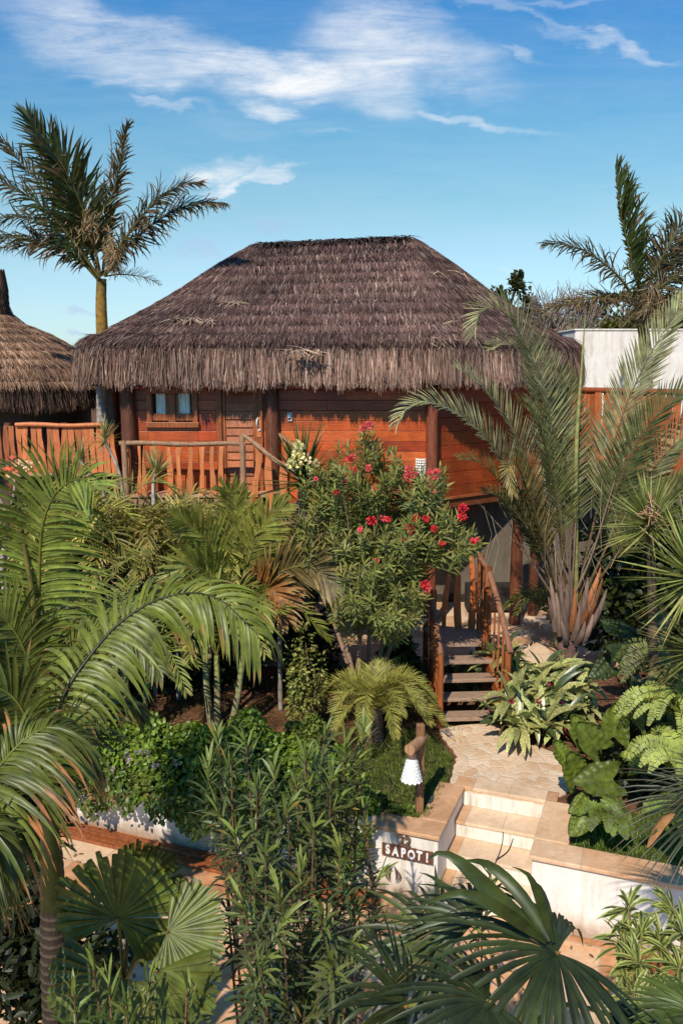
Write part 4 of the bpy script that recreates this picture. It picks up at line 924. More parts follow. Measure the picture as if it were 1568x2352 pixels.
for k in range(22):
    x, y = RNG.uniform(1090, 1440), RNG.uniform(1080, 1260); l = RNG.uniform(.3, 1.1); p = at(x, y, YC-.6+RNG.normal(0, .3)); d = RNG.normal(0, .14, 2)
    mb.tube([p, p+[d[0], d[1], -l*.5], p+[d[0]*.3, d[1], -l]], .004, 3, (.42, .36, .27), cap=False)
mb.build('hanging_fibre', M_BARK, rt)

# ---- generic areca clump
def areca(label, px, py_ground, stems, n, Lf, col, name='areca_palm', spread=.9, hz=1.0, seed=0, **kw):
    base = on(px, py_ground, 0); r = empty(name, base, label, 'palm')
    for s in range(stems):
        a = RNG.uniform(0, 6.28); o = np.array([math.cos(a), math.sin(a), 0])*.18*(stems > 1); top = base+o*2.2+[0, 0, hz*RNG.uniform(.8, 1.15)]
        trunk(r, [base+o, (base+o+top)/2+RNG.normal(0, .02, 3), top], [.055, .045, .035], [(.2, .17, .1), (.26, .24, .12), (.2, .24, .07)], ring=14, name='stem', sides=8)
        for k in range(n):
            az = 6.28*k/n+RNG.uniform(-.3, .3); out = np.array([math.cos(az), math.sin(az), 0]); el = RNG.uniform(.1, 1.0)
            L = Lf*RNG.uniform(.8, 1.15); p1 = top+out*L*.22*spread+[0, 0, L*(.28+.3*el)]; p2 = top+out*L*.58*spread+[0, 0, L*(.36+.45*el)]; p3 = top+out*L*.92*spread+[0, 0, L*(.05+.5*el)]
            q = dict(n=30, L=.42*Lf/1.6, w=.016, col=np.array(col)*RNG.uniform(.8, 1.8), tip=(.38, .28, .17), tipp=.3, bare=.12, rw=.014, rcol=(.25, .24, .08), droop=.3, lift=.3, hint=(0, -.25, 1), jit=.12, cv=.3)
            q.update(kw); palm_frond(r, [top, p1, p2, p3], px=False, **q)
    return r
areca('yellowish areca palm clump below the left end of the balcony', 250, 1500, 3, 7, 1.75, (.21, .20, .06), hz=1.5, tipp=.6, tip=(.5, .4, .28), cv=.45)
areca('areca palm with bleached pink frond tips below the balcony middle', 375, 1470, 3, 7, 1.6, (.24, .20, .07), hz=1.65, tipp=.7, tip=(.55, .44, .34), cv=.5)
areca('tall areca palm clump in front of the balcony right end', 520, 1530, 3, 8, 1.9, (.15, .17, .045), hz=1.3, w=.02)
areca('ringed stemmed areca palm with drooping fronds over the bare soil', 498, 1690, 3, 7, 1.5, (.16, .18, .05), hz=1.1, w=.017)
areca('low bushy areca palm behind the leafy hedge at left', 300, 1660, 3, 7, 1.4, (.13, .16, .045), hz=.75)
areca('bright yellow green areca palm under the left end of the balcony', 190, 1580, 3, 8, 1.7, (.21, .22, .06), hz=1.75)
areca('areca palm with tan dry fronds in front of the pale stemmed dracaena', 345, 1570, 3, 8, 1.6, (.24, .21, .07), hz=1.7, tipp=.6, tip=(.5, .38, .27), cv=.5)
areca('olive areca palm rising between the balcony and the long coconut frond', 445, 1600, 2, 9, 1.5, (.17, .18, .05), hz=1.55)
areca('small yellow areca palm left of the flowering oleander', 610, 1500, 2, 8, 1.4, (.22, .2, .06), hz=1.3, tipp=.5)
areca('shaded areca palm beside the left walkway', 60, 1500, 2, 8, 1.8, (.13, .16, .04), hz=1.1)
areca('small dark areca palm between the hedge and the left coconut palms', 140, 1700, 2, 7, 1.3, (.07, .095, .025), hz=.9)
areca('golden brown areca palm against the flowering oleander', 665, 1520, 2, 7, 1.7, (.12, .115, .04), hz=1.15, tipp=.7, tip=(.36, .22, .13))
areca('small dark palm under the large grey green palm', 1275, 1500, 1, 9, 1.1, (.07, .085, .02), hz=.45, spread=1.15)
# specific fronds of the tall centre palm
cp = empty('areca_palm', on(560, 1560, 0), 'upright areca palm with two big feathery fronds standing below the balcony stairs', 'palm')
trunk(cp, [on(560, 1560, 0), at(556, 1400, 12.0), at(552, 1350, 12.0)], [.06, .05, .04], (.22, .22, .09), ring=12, name='stem', sides=8)
AC = dict(col=(.26, .29, .09), tip=(.36, .28, .14), tipp=.2, w=.024, L=.62, n=52, rcol=(.25, .24, .08), hint=(0, -1, .3), a0=55, a1=22, droop=.2, bare=.1)
for pts, k in (([(552, 1360, 12), (548, 1260, 11.9), (546, 1190, 11.8), (536, 1140, 11.7), (515, 1120, 11.6)], {}), ([(556, 1360, 12), (580, 1260, 11.8), (620, 1190, 11.6), (655, 1160, 11.5)], {}),
               ([(550, 1365, 12), (500, 1270, 11.8), (450, 1215, 11.6), (405, 1190, 11.4)], {}), ([(560, 1370, 12), (630, 1320, 11.6), (700, 1300, 11.4), (760, 1340, 11.2), (785, 1400, 11.1)], dict(col=(.13, .10, .045), tipp=.8)),
               ([(556, 1372, 12), (610, 1350, 11.5), (640, 1370, 11.3), (660, 1420, 11.2)], dict(col=(.3, .14, .06), tipp=.7)), ([(548, 1372, 12), (490, 1320, 11.6), (430, 1300, 11.3), (390, 1330, 11.2)], {})):
    kw = dict(AC); kw.update(k); palm_frond(cp, pts, **kw)

# ---- left coconut palms
CO = dict(tip=(.36, .22, .12), taper='long', tipp=.35, n=52, L=.6, w=.019, rw=.022, rcol=(.17, .19, .05), a0=68, a1=28, droop=.55, lift=.15, cv=.22, bare=.12, fold=.35, jit=.08)
r_ = empty('coconut_palm', (at(115, 2300, 5.2)[0], 5.2, PZ), 'young coconut palm with dark ringed trunk in the lower left foreground', 'palm tree')
trunk(r_, [(at(128, 2300, 5.2)[0], 5.2, PZ), at(128, 2250, 5.2), at(124, 2080, 5.2)], [.12, .10, .085], (.035, .026, .02), ring=34, rings_col=3)  # trunk colour darkened to stand for the shade it is in
trunk(r_, [at(124, 2090, 5.2), at(120, 1990, 5.2), at(112, 1850, 5.2)], [.085, .075, .05], [(.025, .035, .012), (.03, .04, .012), (.03, .04, .012)], name='crownshaft', mat=M_GLOSS)
def fq(pts, **k): kw = dict(CO); kw.update(k); palm_frond(r_, pts, mat=M_GLOSS, **kw)
fq([(112, 1860, 5.2), (135, 1630, 5.3), (225, 1484, 5.5), (310, 1404, 5.6), (410, 1364, 5.7), (500, 1374, 5.6), (585, 1450, 5.5)], col=(.15, .19, .04), rcol=(.03, .035, .015), n=58, tipn=2, taper='long', L=.54, w=.0165, droop=1.35, hint=(0, -.6, .7), bare=.26, tipp=.5, a0=70, a1=34, lift=.05, fmin=.7, tail=.35)
fq([(110, 1860, 5.2), (80, 1700, 5.0), (30, 1600, 4.9), (-60, 1560, 4.8)], col=(.10, .13, .035), L=.5, w=.02, droop=.9)
fq([(114, 1860, 5.2), (150, 1720, 5.6), (200, 1640, 6.0), (270, 1600, 6.3), (330, 1640, 6.5)], col=(.07, .10, .03), L=.45, w=.02, droop=.9)
r_ = empty('coconut_palm', (at(100, 1800, 7.2)[0], 7.2, PZ), 'coconut palm with an upright feathery frond and green spear leaf at the left edge', 'palm tree')
trunk(r_, [(at(90, 1800, 7.2)[0], 7.2, PZ), at(92, 1800, 7.2), at(95, 1640, 7.2)], [.14, .11, .06], (.16, .12, .07), ring=30)
fq([(95, 1640, 7.2), (90, 1440, 7.2), (92, 1290, 7.1), (100, 1200, 7.0), (130, 1130, 6.9), (185, 1098, 6.7), (215, 1120, 6.6)], col=(.20, .27, .075), hint=(.1, -1, .25), n=76, L=.78, w=.019, a0=76, a1=38, droop=.5, bare=.15, tipp=.1, rw=.028)
fq([(92, 1640, 7.2), (60, 1500, 7.0), (10, 1420, 6.9), (-60, 1380, 6.8)], col=(.14, .17, .05), L=.55)
fq([(98, 1640, 7.2), (160, 1500, 7.1), (240, 1440, 7.0), (320, 1470, 6.9), (370, 1540, 6.8)], col=(.11, .14, .04), L=.5)
fq([(92, 1650, 7.2), (40, 1580, 6.8), (-20, 1560, 6.6), (-80, 1600, 6.5)], col=(.13, .15, .05), L=.5)
fq([(98, 1650, 7.2), (130, 1580, 6.8), (190, 1560, 6.5), (250, 1620, 6.3)], col=(.09, .12, .035), L=.5)
trunk(r_, [at(95, 1600, 7.15), at(80, 1400, 7.1), at(55, 1240, 7.05), at(40, 1110, 7.0)], [.03, .03, .022, .006], [(.15, .17, .05), (.17, .17, .06), (.16, .13, .05)], name='spear_leaf', sides=7, mat=M_LEAF)
r_ = empty('coconut_palm', (at(-160, 2200, 4.0)[0], 4.0, PZ), 'coconut palm reaching in from the left edge with long drooping brown tipped leaflets', 'palm tree')
trunk(r_, [(at(-200, 2200, 4.0)[0], 4.0, PZ), at(-190, 2200, 4.0), at(-160, 2050, 3.95)], [.14, .11, .07], (.2, .15, .1), ring=30)
fq([(-190, 2160, 3.95), (-140, 1980, 3.9), (-60, 1840, 3.9), (20, 1735, 3.95), (75, 1685, 4.0), (140, 1665, 4.1), (200, 1700, 4.2)], col=(.10, .13, .03), tip=(.52, .22, .13), taper='long', tipn=3, n=78, L=.62, w=.0115, droop=1.5, a0=62, a1=38, hint=(.35, -.5, .8), tipp=.8, bare=.3, fmin=.8, tail=.4, rw=.014, lb=.45)
fq([(-160, 2060, 3.95), (-130, 1980, 3.8), (-70, 1900, 3.7), (-10, 1900, 3.7), (40, 1980, 3.7)], col=(.08, .105, .03), n=56, L=.62, droop=1.3, w=.013, lb=.4, tip=(.4, .25, .16))
fq([(-160, 2060, 3.95), (-110, 2040, 3.7), (-60, 2050, 3.6), (-10, 2120, 3.6)], col=(.05, .07, .02), n=50, L=.55, droop=1.3, w=.013, lb=.4)

# ---- small date palm by the oleander
def rosette_palm(label, hub, n, L, col, name, cat='palm', el=(.1, 1.2), **kw):
    r = empty(name, (hub[0], hub[1], 0), label, cat); trunk(r, [(hub[0], hub[1], -.02), (hub+np.array([hub[0], hub[1], 0]))/2, hub], [.11, .10, .08], (.14, .10, .07), wob=.15, name='trunk')
    for k in range(n):
        az = 6.28*k/n*2.4+RNG.uniform(-.2, .2); e = el[0]+(el[1]-el[0])*(k+.5)/n; out = np.array([math.cos(az), math.sin(az), 0]); l = L*RNG.uniform(.85, 1.1)
        p1 = hub+out*l*.35*math.cos(e)+[0, 0, l*.38*math.sin(e)+.04]; p2 = hub+out*l*.7*math.cos(e*.8)+[0, 0, l*.55*math.sin(e)]; p3 = hub+out*l*math.cos(e*.6)+[0, 0, l*(.55*math.sin(e)-.28)]
        q = dict(n=64, L=.25, w=.0055, col=np.array(col)*RNG.uniform(.8, 1.2), tip=(.35, .27, .12), tipp=.2, bare=.1, rw=.011, rcol=(.26, .25, .1), droop=.1, lift=.35, hint=(0, -.2, 1), jit=.1, a0=55, a1=30, fmin=.6)
        q.update(kw); palm_frond(r, [hub, p1, p2, p3], px=False, **q)
    return r
h = at(862, 1625, 10.9); rosette_palm('small bright feathery date palm in front of the flowering oleander', h, 24, .95, (.3, .31, .1), 'date_palm')
# ---- lancet leaf shrubs (oleander)
def stem_tube(mb, P, r0, r1, col): mb.tube(P, np.linspace(r0, r1, len(P)), 6, col)
def shoot(ml, tip, d, nleaf, L, Lr, w, col, droop=.25, spread=(.5, 1.1), wh=3, tipcol=None):
    """whorled leaves along the last Lr metres of a shoot ending at tip with direction d"""
    d = nrm(d); nw = max(2, nleaf//wh); B, D = [], []
    u = nrm(np.cross(d, [.3, .2, 1] if abs(d[2]) < .9 else [1, 0, 0])); v = np.cross(d, u)
    ph = RNG.uniform(0, 6)
    for i in range(nw):
        q = i/(nw-1); p = tip-d*Lr*(1-q); th = spread[1]+(spread[0]-spread[1])*q**2
        for j in range(wh):
            a = ph+i*1.05+j*2*math.pi/wh+RNG.normal(0, .15); o = u*math.cos(a)+v*math.sin(a); t_ = th+RNG.normal(0, .15)
            B.append(p); D.append(d*math.cos(t_)+o*math.sin(t_))
    B, D = np.array(B), np.array(D); n = len(B)
    cc = np.tile(np.array(col), (n, 1))*(1+RNG.uniform(-.12, .12))
    if tipcol is not None: q = np.repeat(np.linspace(0, 1, nw)**3, wh)[:, None]; cc = cc*(1-q)+np.array(tipcol)*q
    leafset(ml, B, D, d, L*RNG.uniform(.75, 1.1, n), w, 'lance', droop, .3, cc, .2, (.3, .2, .06), .03, tw=.2)
r_ = empty('oleander_shrub', on(842, 1640, 0), 'large pink flowering oleander shrub in front of the house beside the staircase', 'shrub')
base = on(842, 1640, 0); br_mb = MB(); ml = MB()
ELL = [(840, 1100, 120, 75, 11.6), (760, 1130, 70, 60, 12.0), (930, 1150, 90, 70, 11.4), (800, 1230, 120, 80, 11.6), (940, 1240, 100, 70, 11.2), (860, 1330, 130, 70, 11.2), (1030, 1230, 60, 60, 11.2), (1055, 1250, 42, 30, 10.9), (845, 1400, 95, 45, 11.0), (925, 1395, 50, 55, 10.9), (845, 1040, 26, 60, 11.7), (985, 1110, 45, 50, 11.5), (900, 1450, 40, 30, 10.9), (720, 1250, 50, 80, 12.0), (1085, 1240, 26, 30, 11.0)]
Wt = np.array([a*b for _, _, a, b, _ in ELL], float); Wt /= Wt.sum(); tips = []
forks = [base+np.array([dx, dy, hh]) for dx, dy, hh in ((-.35, 0, 1.3), (.2, -.2, 1.3), (.05, .25, 1.6), (-.1, -.3, 1.4), (.5, 0, 1.5), (-.6, .2, 1.7))]
for f in forks: stem_tube(br_mb, curve([base+RNG.normal(0, .05, 3)*[1, 1, 0], (base+f)/2+RNG.normal(0, .06, 3), f], 10)[0], .045, .028, (.3, .2, .14))
for k in range(470):
    e = ELL[RNG.choice(len(ELL), p=Wt)]; a = RNG.uniform(0, 6.28); rr = math.sqrt(RNG.random()); x = e[0]+e[2]*rr*math.cos(a); y = e[1]+e[3]*rr*math.sin(a)
    tip = at(x, y, e[4]+RNG.uniform(-.35, .8)-.5*(1-rr)); tips.append(tip)
    f = forks[int(np.argmin([np.linalg.norm((tip-g)*[1, 1, .2]) for g in forks]))]; d = nrm(nrm(tip-f)*.8+[0, -.25, .5]+RNG.normal(0, .3, 3))
    if k % 3 == 0: stem_tube(br_mb, curve([f, f+(tip-f)*.5+[0, 0, .1], tip-d*.15, tip], 8)[0], .014, .004, (.2, .17, .09))
    dk = RNG.uniform(.7, 1.25); shoot(ml, tip, d, 24, .185, .32, .0125, np.array((.18, .22, .09))*dk, .3, tipcol=(.27, .28, .11))
br_mb.build('branches', M_BARK, r_); ml.build('foliage', M_LEAF, r_)
def flower(parent, c, r, n, col, name='flower_cluster', ps=.032):
    mb = MB(); n = int(n*1.6); d = nrm(RNG.normal(0, 1, (n, 3))+[0, -.5, .4]); B = c+d*r*RNG.uniform(.45, 1, (n, 1))
    leafset(mb, B, nrm(d+RNG.normal(0, .6, (n, 3))), d, ps, ps*.42, 'wide', .1, .1, col, .3, tw=.6, hue=.1); return mb.build(name, M_PETAL, parent)
RED = (.78, .05, .11); PNK = (.80, .16, .26)
for x, y, s in [(846, 978, 14), (832, 986, 10), (808, 1050, 8), (1062, 1168, 17), (1060, 1186, 14), (955, 1190, 13), (942, 1214, 14), (853, 1196, 14), (978, 1192, 9), (996, 1215, 9), (926, 1241, 8), (1015, 1248, 7), (1084, 1244, 10), (1095, 1240, 7), (976, 1342, 14), (980, 1352, 10), (988, 1085, 10), (1004, 1082, 8), (940, 1078, 14), (952, 1090, 10), (935, 1092, 10), (992, 1125, 10), (978, 1118, 7), (900, 1126, 8), (915, 1130, 7), (865, 1288, 5), (878, 1190, 7), (890, 1192, 6), (803, 1055, 9), (812, 1078, 8), (772, 1130, 7), (790, 1106, 6), (845, 1075, 8), (725, 1100, 5), (828, 1215, 6), (938, 1100, 9), (1000, 1098, 6), (858, 1125, 5)]:
    flower(r_, at(x, y, 10.75 if y > 1130 else 11.2), s/265, int(9+s*3.0), RED if RNG.random() < (.65 if y > 1140 else .3) else PNK, ps=.028)

# ---- foreground oleander without flowers
def big_oleander(label, bx, byY, tips, Y0, Lf, leafL, col, name='oleander_shrub', nleaf=90, tipcol=(.20, .27, .09), side=2, wdt=.0135):
    r = empty(name, (at(bx, 2400, byY)[0], byY, PZ), label, 'shrub'); bm, ml = MB(), MB(); base = np.array([at(bx, 2400, byY)[0], byY, PZ])
    for x, y, Y in tips:
        tip = at(x, y, Y); b = base+np.array([(tip[0]-base[0])*.35, RNG.normal(0, .12), 0]); mid = (b+tip)/2+RNG.normal(0, .05, 3)+[(tip[0]-b[0])*.12, 0, 0]
        C, L = curve([b, mid, tip], 20); stem_tube(bm, C, .014, .005, np.array((.16, .09, .05))*RNG.uniform(.7, 1.3))
        d = nrm(nrm(C[-1]-C[-4])+RNG.normal(0, .22, 3)*[1, 1, .4])
        shoot(ml, tip, d, nleaf//2, leafL*1.3, .42, wdt*1.05, np.array(col)*RNG.uniform(.65, 1.35)*[RNG.uniform(.85, 1.25), 1, RNG.uniform(.8, 1.1)], RNG.uniform(.3, .8), spread=(.25, 1.15), tipcol=tipcol)
        for s in range(side):
            i = int(RNG.integers(11, 17)); p = C[i]; dd = nrm(d+RNG.normal(0, .5, 3)*[1, 1, .3]); t2 = p+dd*RNG.uniform(.3, .55); stem_tube(bm, np.array([p, (p+t2)/2+[0, 0, -.02], t2]), .006, .003, (.14, .1, .05))
            shoot(ml, t2, dd, nleaf//3, leafL*1.15, .32, wdt*.95, np.array(col)*RNG.uniform(.7, 1.1), .35, spread=(.35, 1.1), tipcol=tipcol)
        for q in (13, 16):  # leaves lower on the stem
            shoot(ml, C[q], nrm(C[q]-C[q-2]), 16, leafL*1.2, .3, wdt*.95, np.array(col)*.8, .55, spread=(.9, 1.2))
    bm.build('branches', M_BARK, r); ml.build('foliage', M_GLOSS, r); return r
big_oleander('dense narrow leaved oleander without flowers filling the lower middle foreground', 690, 4.7,
    [(500, 1700, 5.2), (565, 1705, 5.2), (530, 1750, 5.0), (630, 1765, 5.0), (480, 1760, 5.1), (745, 1690, 5.3), (795, 1712, 5.2), (835, 1680, 5.4), (700, 1745, 5.0), (590, 1810, 4.7), (760, 1790, 4.9), 
     (500, 1860, 4.6), (660, 1860, 4.6), (540, 1920, 4.4), (720, 1900, 4.6), (770, 1850, 4.9), (610, 1960, 4.3), (690, 2000, 4.3), (780, 1960, 4.6), (720, 1760, 5.1), (680, 1800, 4.9), (815, 1755, 5.3), (800, 1850, 5.1), (640, 2050, 4.2), (760, 2220, 3.9), (810, 2170, 4.3), (560, 2080, 4.1), (650, 2120, 4.0), (740, 2100, 4.2), (790, 2030, 4.7), (600, 2220, 3.9)], 4.7, 1, .135, (.07, .10, .062), nleaf=72, wdt=.0098, side=1)
big_oleander('low oleander with upright shoots at the bottom left beside the fan palm', 330, 3.9, [(215, 2225, 4.0), (250, 2260, 3.9), (170, 2280, 3.9), (290, 2310, 3.8), (345, 2250, 3.9), (430, 2270, 3.8)], 4, 1, .12, (.08, .12, .045), nleaf=48, side=0, wdt=.0105)
big_oleander('thin oleander stems in front of the white wall under the name board', 960, 6.6, [(1000, 2045, 6.9), (838, 1905, 7.0), (835, 1860, 7.0), (1130, 2035, 6.3)], 6.6, 1, .13, (.05, .08, .03), nleaf=36, side=0, wdt=.011)

# ---- hedge over the left wall
r_ = empty('flowering_hedge', (*wc(-2.6, .5), 0), 'dense green creeper hedge with small lilac flowers spilling over the left wall', 'hedge')
mb = MB(); hb_ = MB(); k = 15000; 
def lump(a, th): return .5+.10*np.sin(a*2.3+1)+.07*np.sin(a*5.1+th)+.06*np.sin(a*9+th*3)
a = RNG.uniform(-5.4, -.75, k); th = RNG.uniform(-1.15-.25*np.sin(a*3), 3.3, k); rr = lump(a, th)*RNG.uniform(.82, 1.08, k)
hs = np.clip((a+5.6)/1.0, .2, 1)*np.clip((-.55-a)/.8, .25, 1)
B = np.array([P0[0]+DA[0]*a, P0[1]+DA[1]*a]).T + DN*( .32-np.cos(th)*rr*.95*hs*1.05)[:, None]; z = .06+np.sin(th)*rr*hs*1.15
d = np.c_[-DN[0]*np.cos(th), -DN[1]*np.cos(th), np.sin(th)]; P = np.c_[B, z]
leafset(mb, P, nrm(d*.3+RNG.normal(0, .6, (k, 3))-[0, 0, .2]), nrm(d+[0, -.2, .5]), RNG.uniform(.045, .085, k), RNG.uniform(.017, .03, k), 'ovate', .2, .2, (.15, .24, .04), .35, tw=.45, hue=.12)
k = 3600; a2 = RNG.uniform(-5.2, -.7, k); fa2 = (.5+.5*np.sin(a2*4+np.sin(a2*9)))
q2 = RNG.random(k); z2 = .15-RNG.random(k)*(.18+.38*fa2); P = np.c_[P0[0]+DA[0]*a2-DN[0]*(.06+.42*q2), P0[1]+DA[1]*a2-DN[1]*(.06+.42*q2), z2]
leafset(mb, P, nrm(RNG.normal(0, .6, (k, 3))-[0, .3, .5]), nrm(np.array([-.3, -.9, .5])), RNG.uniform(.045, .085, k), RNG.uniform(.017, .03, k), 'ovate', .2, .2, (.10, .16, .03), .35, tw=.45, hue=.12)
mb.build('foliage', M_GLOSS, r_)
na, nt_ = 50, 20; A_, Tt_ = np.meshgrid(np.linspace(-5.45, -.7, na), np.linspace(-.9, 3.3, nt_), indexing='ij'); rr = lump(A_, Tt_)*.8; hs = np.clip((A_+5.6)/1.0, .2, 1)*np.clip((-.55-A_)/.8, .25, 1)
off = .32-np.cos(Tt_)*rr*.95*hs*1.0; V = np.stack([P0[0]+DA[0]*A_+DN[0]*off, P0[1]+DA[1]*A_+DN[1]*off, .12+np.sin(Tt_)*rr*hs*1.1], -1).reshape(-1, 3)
hb_.add(V, [[i*nt_+j, i*nt_+j+1, (i+1)*nt_+j+1, (i+1)*nt_+j] for i in range(na-1) for j in range(nt_-1)], (.010, .018, .005)); hb_.build('shade_core', M_BARK, r_)  # solid near-black core; the hedge's inner shade is put into its colour
for x, y in [(300, 1722), (325, 1712), (342, 1718), (302, 1732), (268, 1752), (365, 1745), (412, 1738), (550, 1695), (530, 1708), (440, 1690), (480, 1745), (200, 1820)]:
    q = on(x, y, .45); flower(r_, q+[0, -.15, 0], .03, 9, (.42, .33, .68), name='flower', ps=.028)
# trailing bits
# ---- yucca style rosettes
def yucca(label, hub, n, L, w, col, name='yucca', cat='yucca', el=(-.5, 1.5), stem=None, stemc=(.3, .27, .22), sr=.03, droop=.06, edge=None, mat=M_LEAF, root=None, tip=None, gz=0, taper='spike', tilt=None, cv=.25, az=(0, 6.283)):
    base = stem[0] if stem else (hub[0], hub[1], gz)
    r = root or empty(name, base, label, cat)
    if stem: trunk(r, list(stem)+[hub], [sr*1.2, sr], stemc, ring=14, name='stem', sides=8)
    mb = MB(); D = rot_dirs(n, *el, *az)
    if tilt is not None: D = nrm(D+np.array(tilt))
    q = RNG.random(n)
    leafset(mb, hub+D*.02+np.c_[np.zeros((n, 2)), -(1-D[:, 2:3])*.12*L], D, (0, 0, 1), L*RNG.uniform(.8, 1.08, n), w, taper, droop*RNG.uniform(.2, 2, n), .35, col, cv, tip, .4 if tip is not None else 0, edge=edge, tw=.25)
    mb.build('leaf_rosette', mat, r); return r
yw_ = yucca('green yucca holding an upright spike of white bell flowers below the balcony stairs', at(695, 1095, 12.6), 95, .85, .024, (.075, .10, .03), stem=[on(700, 1500, 0)], sr=.07, el=(-.25, 1.45), tip=(.3, .28, .1))
mb = MB(); c = at(690, 1090, 12.2); t_ = at(686, 1018, 12.2); mb.tube([c, (c+t_)/2, t_], [.02, .015, .006], 6, (.3, .33, .12)); mb.build('flower_stalk', M_LEAF, yw_)
for k in range(34):
    q = RNG.random()**.8; p = c+(t_-c)*(.12+.88*q)+RNG.normal(0, .5, 3)*[.2, .13, .03]*(1.1-q); flower(yw_, p, .028, 8, (.82, .80, .68), name='bell_flower', ps=.05)
for i, (hx_, hy_, sx_, sy_, lab, Y_) in enumerate([(240, 992, 285, 1140, 'tallest thin stemmed striped dracaena at the left end of the balcony', 13.8), (184, 1040, 262, 1200, 'striped dracaena on a leaning stem in front of the orange walkway railing', 13.8), (172, 1085, 215, 1240, 'lowest striped dracaena rosette in front of the walkway railing', 13.6)]):
    s0 = at(sx_, sy_, Y_); yucca(lab, at(hx_, hy_+14, Y_), 60, .40, .011, (.26, .30, .15), name='dracaena', cat='dracaena', el=(-.5, 1.5), stem=[np.array([s0[0]+.1, Y_, 0]), s0], sr=.026, edge=np.array((.42, .38, .24)), stemc=(.36, .32, .27), droop=.03)
s0 = at(353, 1150, 14.2); yucca('striped dracaena with a pale stem in front of the balcony balusters', at(359, 1082, 14.2), 90, .50, .011, (.27, .28, .14), name='dracaena', cat='dracaena', el=(-.1, 1.5), stem=[np.array([s0[0], 14.2, 0]), s0], sr=.032, edge=np.array((.42, .37, .24)), stemc=(.5, .48, .42), droop=.02, taper='spike')
for i, (x, y, Y_, l, lab) in enumerate([(400, 1270, 12.4, .42, 'pale striped dracaena rosette deep among the areca fronds'), (345, 1250, 12.6, .36, 'small dry tipped dracaena rosette beneath the balcony at left'), (150, 1130, 13.5, .6, 'dark spiky yucca in front of the walkway railing'), (640, 1290, 12.0, .4, 'shaded dracaena rosette left of the flowering oleander')]):
    yucca(lab, at(x, y, Y_), 60, l, .014, [(.26, .25, .14), (.3, .25, .17), (.05, .08, .03), (.12, .14, .05)][i], name='dracaena', cat='dracaena', stem=[np.array([at(x, y, Y_)[0], Y_, 0])], el=(-.2, 1.5), sr=.03)
# right edge yuccas
YU = (.28, .33, .13)
yr = yucca('big spiky yucca with a dried brown flower stalk at the right edge', at(1492, 1195, 9.4), 170, .62, .015, YU, stem=[np.array([at(1520, 1600, 9.6)[0], 9.6, 0])], sr=.05, stemc=(.12, .09, .06), el=(-.6, 1.4), tip=(.4, .34, .18), tilt=(-.1, -.1, 0))
mb = MB(); c = at(1490, 1200, 9.2); 
for k in range(26):
    p = c+np.array([RNG.normal(0, .02), 0, RNG.uniform(0, .28)]); mb.tube([p, p+RNG.normal(0, .05, 3), p+RNG.normal(0, .09, 3)], .005, 4, (.5, .3, .2), cap=False)
mb.tube([c, c+[0, 0, .3]], .012, 5, (.35, .2, .12)); mb.build('dry_flower_stalk', M_BARK, yr)
yucca('large yucca with long stiff leaves cut by the right edge below the dried flower stalk', at(1590, 1310, 8.6), 200, .80, .016, (.28, .33, .13), stem=[np.array([at(1600, 1600, 8.8)[0], 8.8, 0])], sr=.05, stemc=(.12, .09, .06), el=(-.8, 1.3), tip=(.4, .32, .18))
yucca('lower yucca rosette hanging over the ferns at the right edge', at(1600, 1480, 8.4), 120, .62, .014, (.16, .18, .07), stem=[np.array([at(1600, 1700, 8.5)[0], 8.5, 0])], sr=.05, stemc=(.12, .09, .06), el=(-.9, .9), tip=(.35, .22, .15))
# ---- plumeria
r_ = empty('plumeria', (at(20, 1300, 12.5)[0], 12.5, 0), 'plumeria with broad leaves and white pink flowers at the left edge', 'plumeria'); mb = MB()
f0_ = at(20, 1190, 12.5)
mb.tube([(f0_[0], 12.5, 0), at(5, 1300, 12.5), f0_], [.07, .05, .035], 8, (.36, .3, .26))
TPS = [(35, 1080), (95, 1120), (-20, 1110), (60, 1150)]
for x, y in TPS: mb.tube(curve([f0_, (f0_+at(x, y, 12.5))/2+[.03, 0, -.03], at(x, y+10, 12.5)], 8)[0], np.linspace(.03, .02, 8), 7, (.36, .3, .26))
mb.build('branches', M_BARK, r_); ml = MB()
for x, y in TPS: D = rot_dirs(26, -.3, .9); leafset(ml, at(x, y, 12.5)+D*.03, D, (0, 0, 1), RNG.uniform(.24, .36, 26), .042, 'lance', .35, .25, (.09, .14, .04), .25)
ml.build('foliage', M_GLOSS, r_)
for x, y in [(28, 1058), (45, 1066), (36, 1080), (20, 1082), (60, 1070), (78, 1068), (30, 1088)]: flower(r_, at(x, y, 12.1), .045, 9, (.8, .62, .58) if RNG.random() < .6 else (.8, .25, .25), name='flower', ps=.06)
ml = MB(); 
# ---- alocasia
def heart(mb, base, d, up, L, W, col, rib=.010, nu=42, nv=15):
    d = nrm(np.array(d, float)); s = nrm(np.cross(d, up)); n = np.cross(s, d)
    V = []; C = []
    for v in np.linspace(-1, 1, nv):
        for u in np.linspace(0, 1, nu):
            x = u*1.28-.28*abs(v)**.7*(1) ; wd = W*(1-u)**.62*(.72+.9*u)*(1.25 if u < .5 else 1.25)
            x = -.28*(1-(1-abs(v))**1.5)*(1-u)+u
            y = v*wd
            z = rib*math.sin(u*40-abs(v)*9)*abs(v)**.6+.22*W*abs(v)**1.5-.16*L*u*u+.025*math.sin(v*7+u*9)*abs(v)
            V.append(base+d*L*x+s*y+n*z)
            rb = .85+.15*(.5+.5*math.sin(u*40-abs(v)*9+1))+(.22 if math.sin(u*40-abs(v)*9) > .93 else 0); C.append(np.array(col)*rb*(1.5 if abs(v) < .05 else 1))
    mb.add(V, [[i*nu+j, i*nu+j+1, (i+1)*nu+j+1, (i+1)*nu+j] for i in range(nv-1) for j in range(nu-1)], np.array(C))
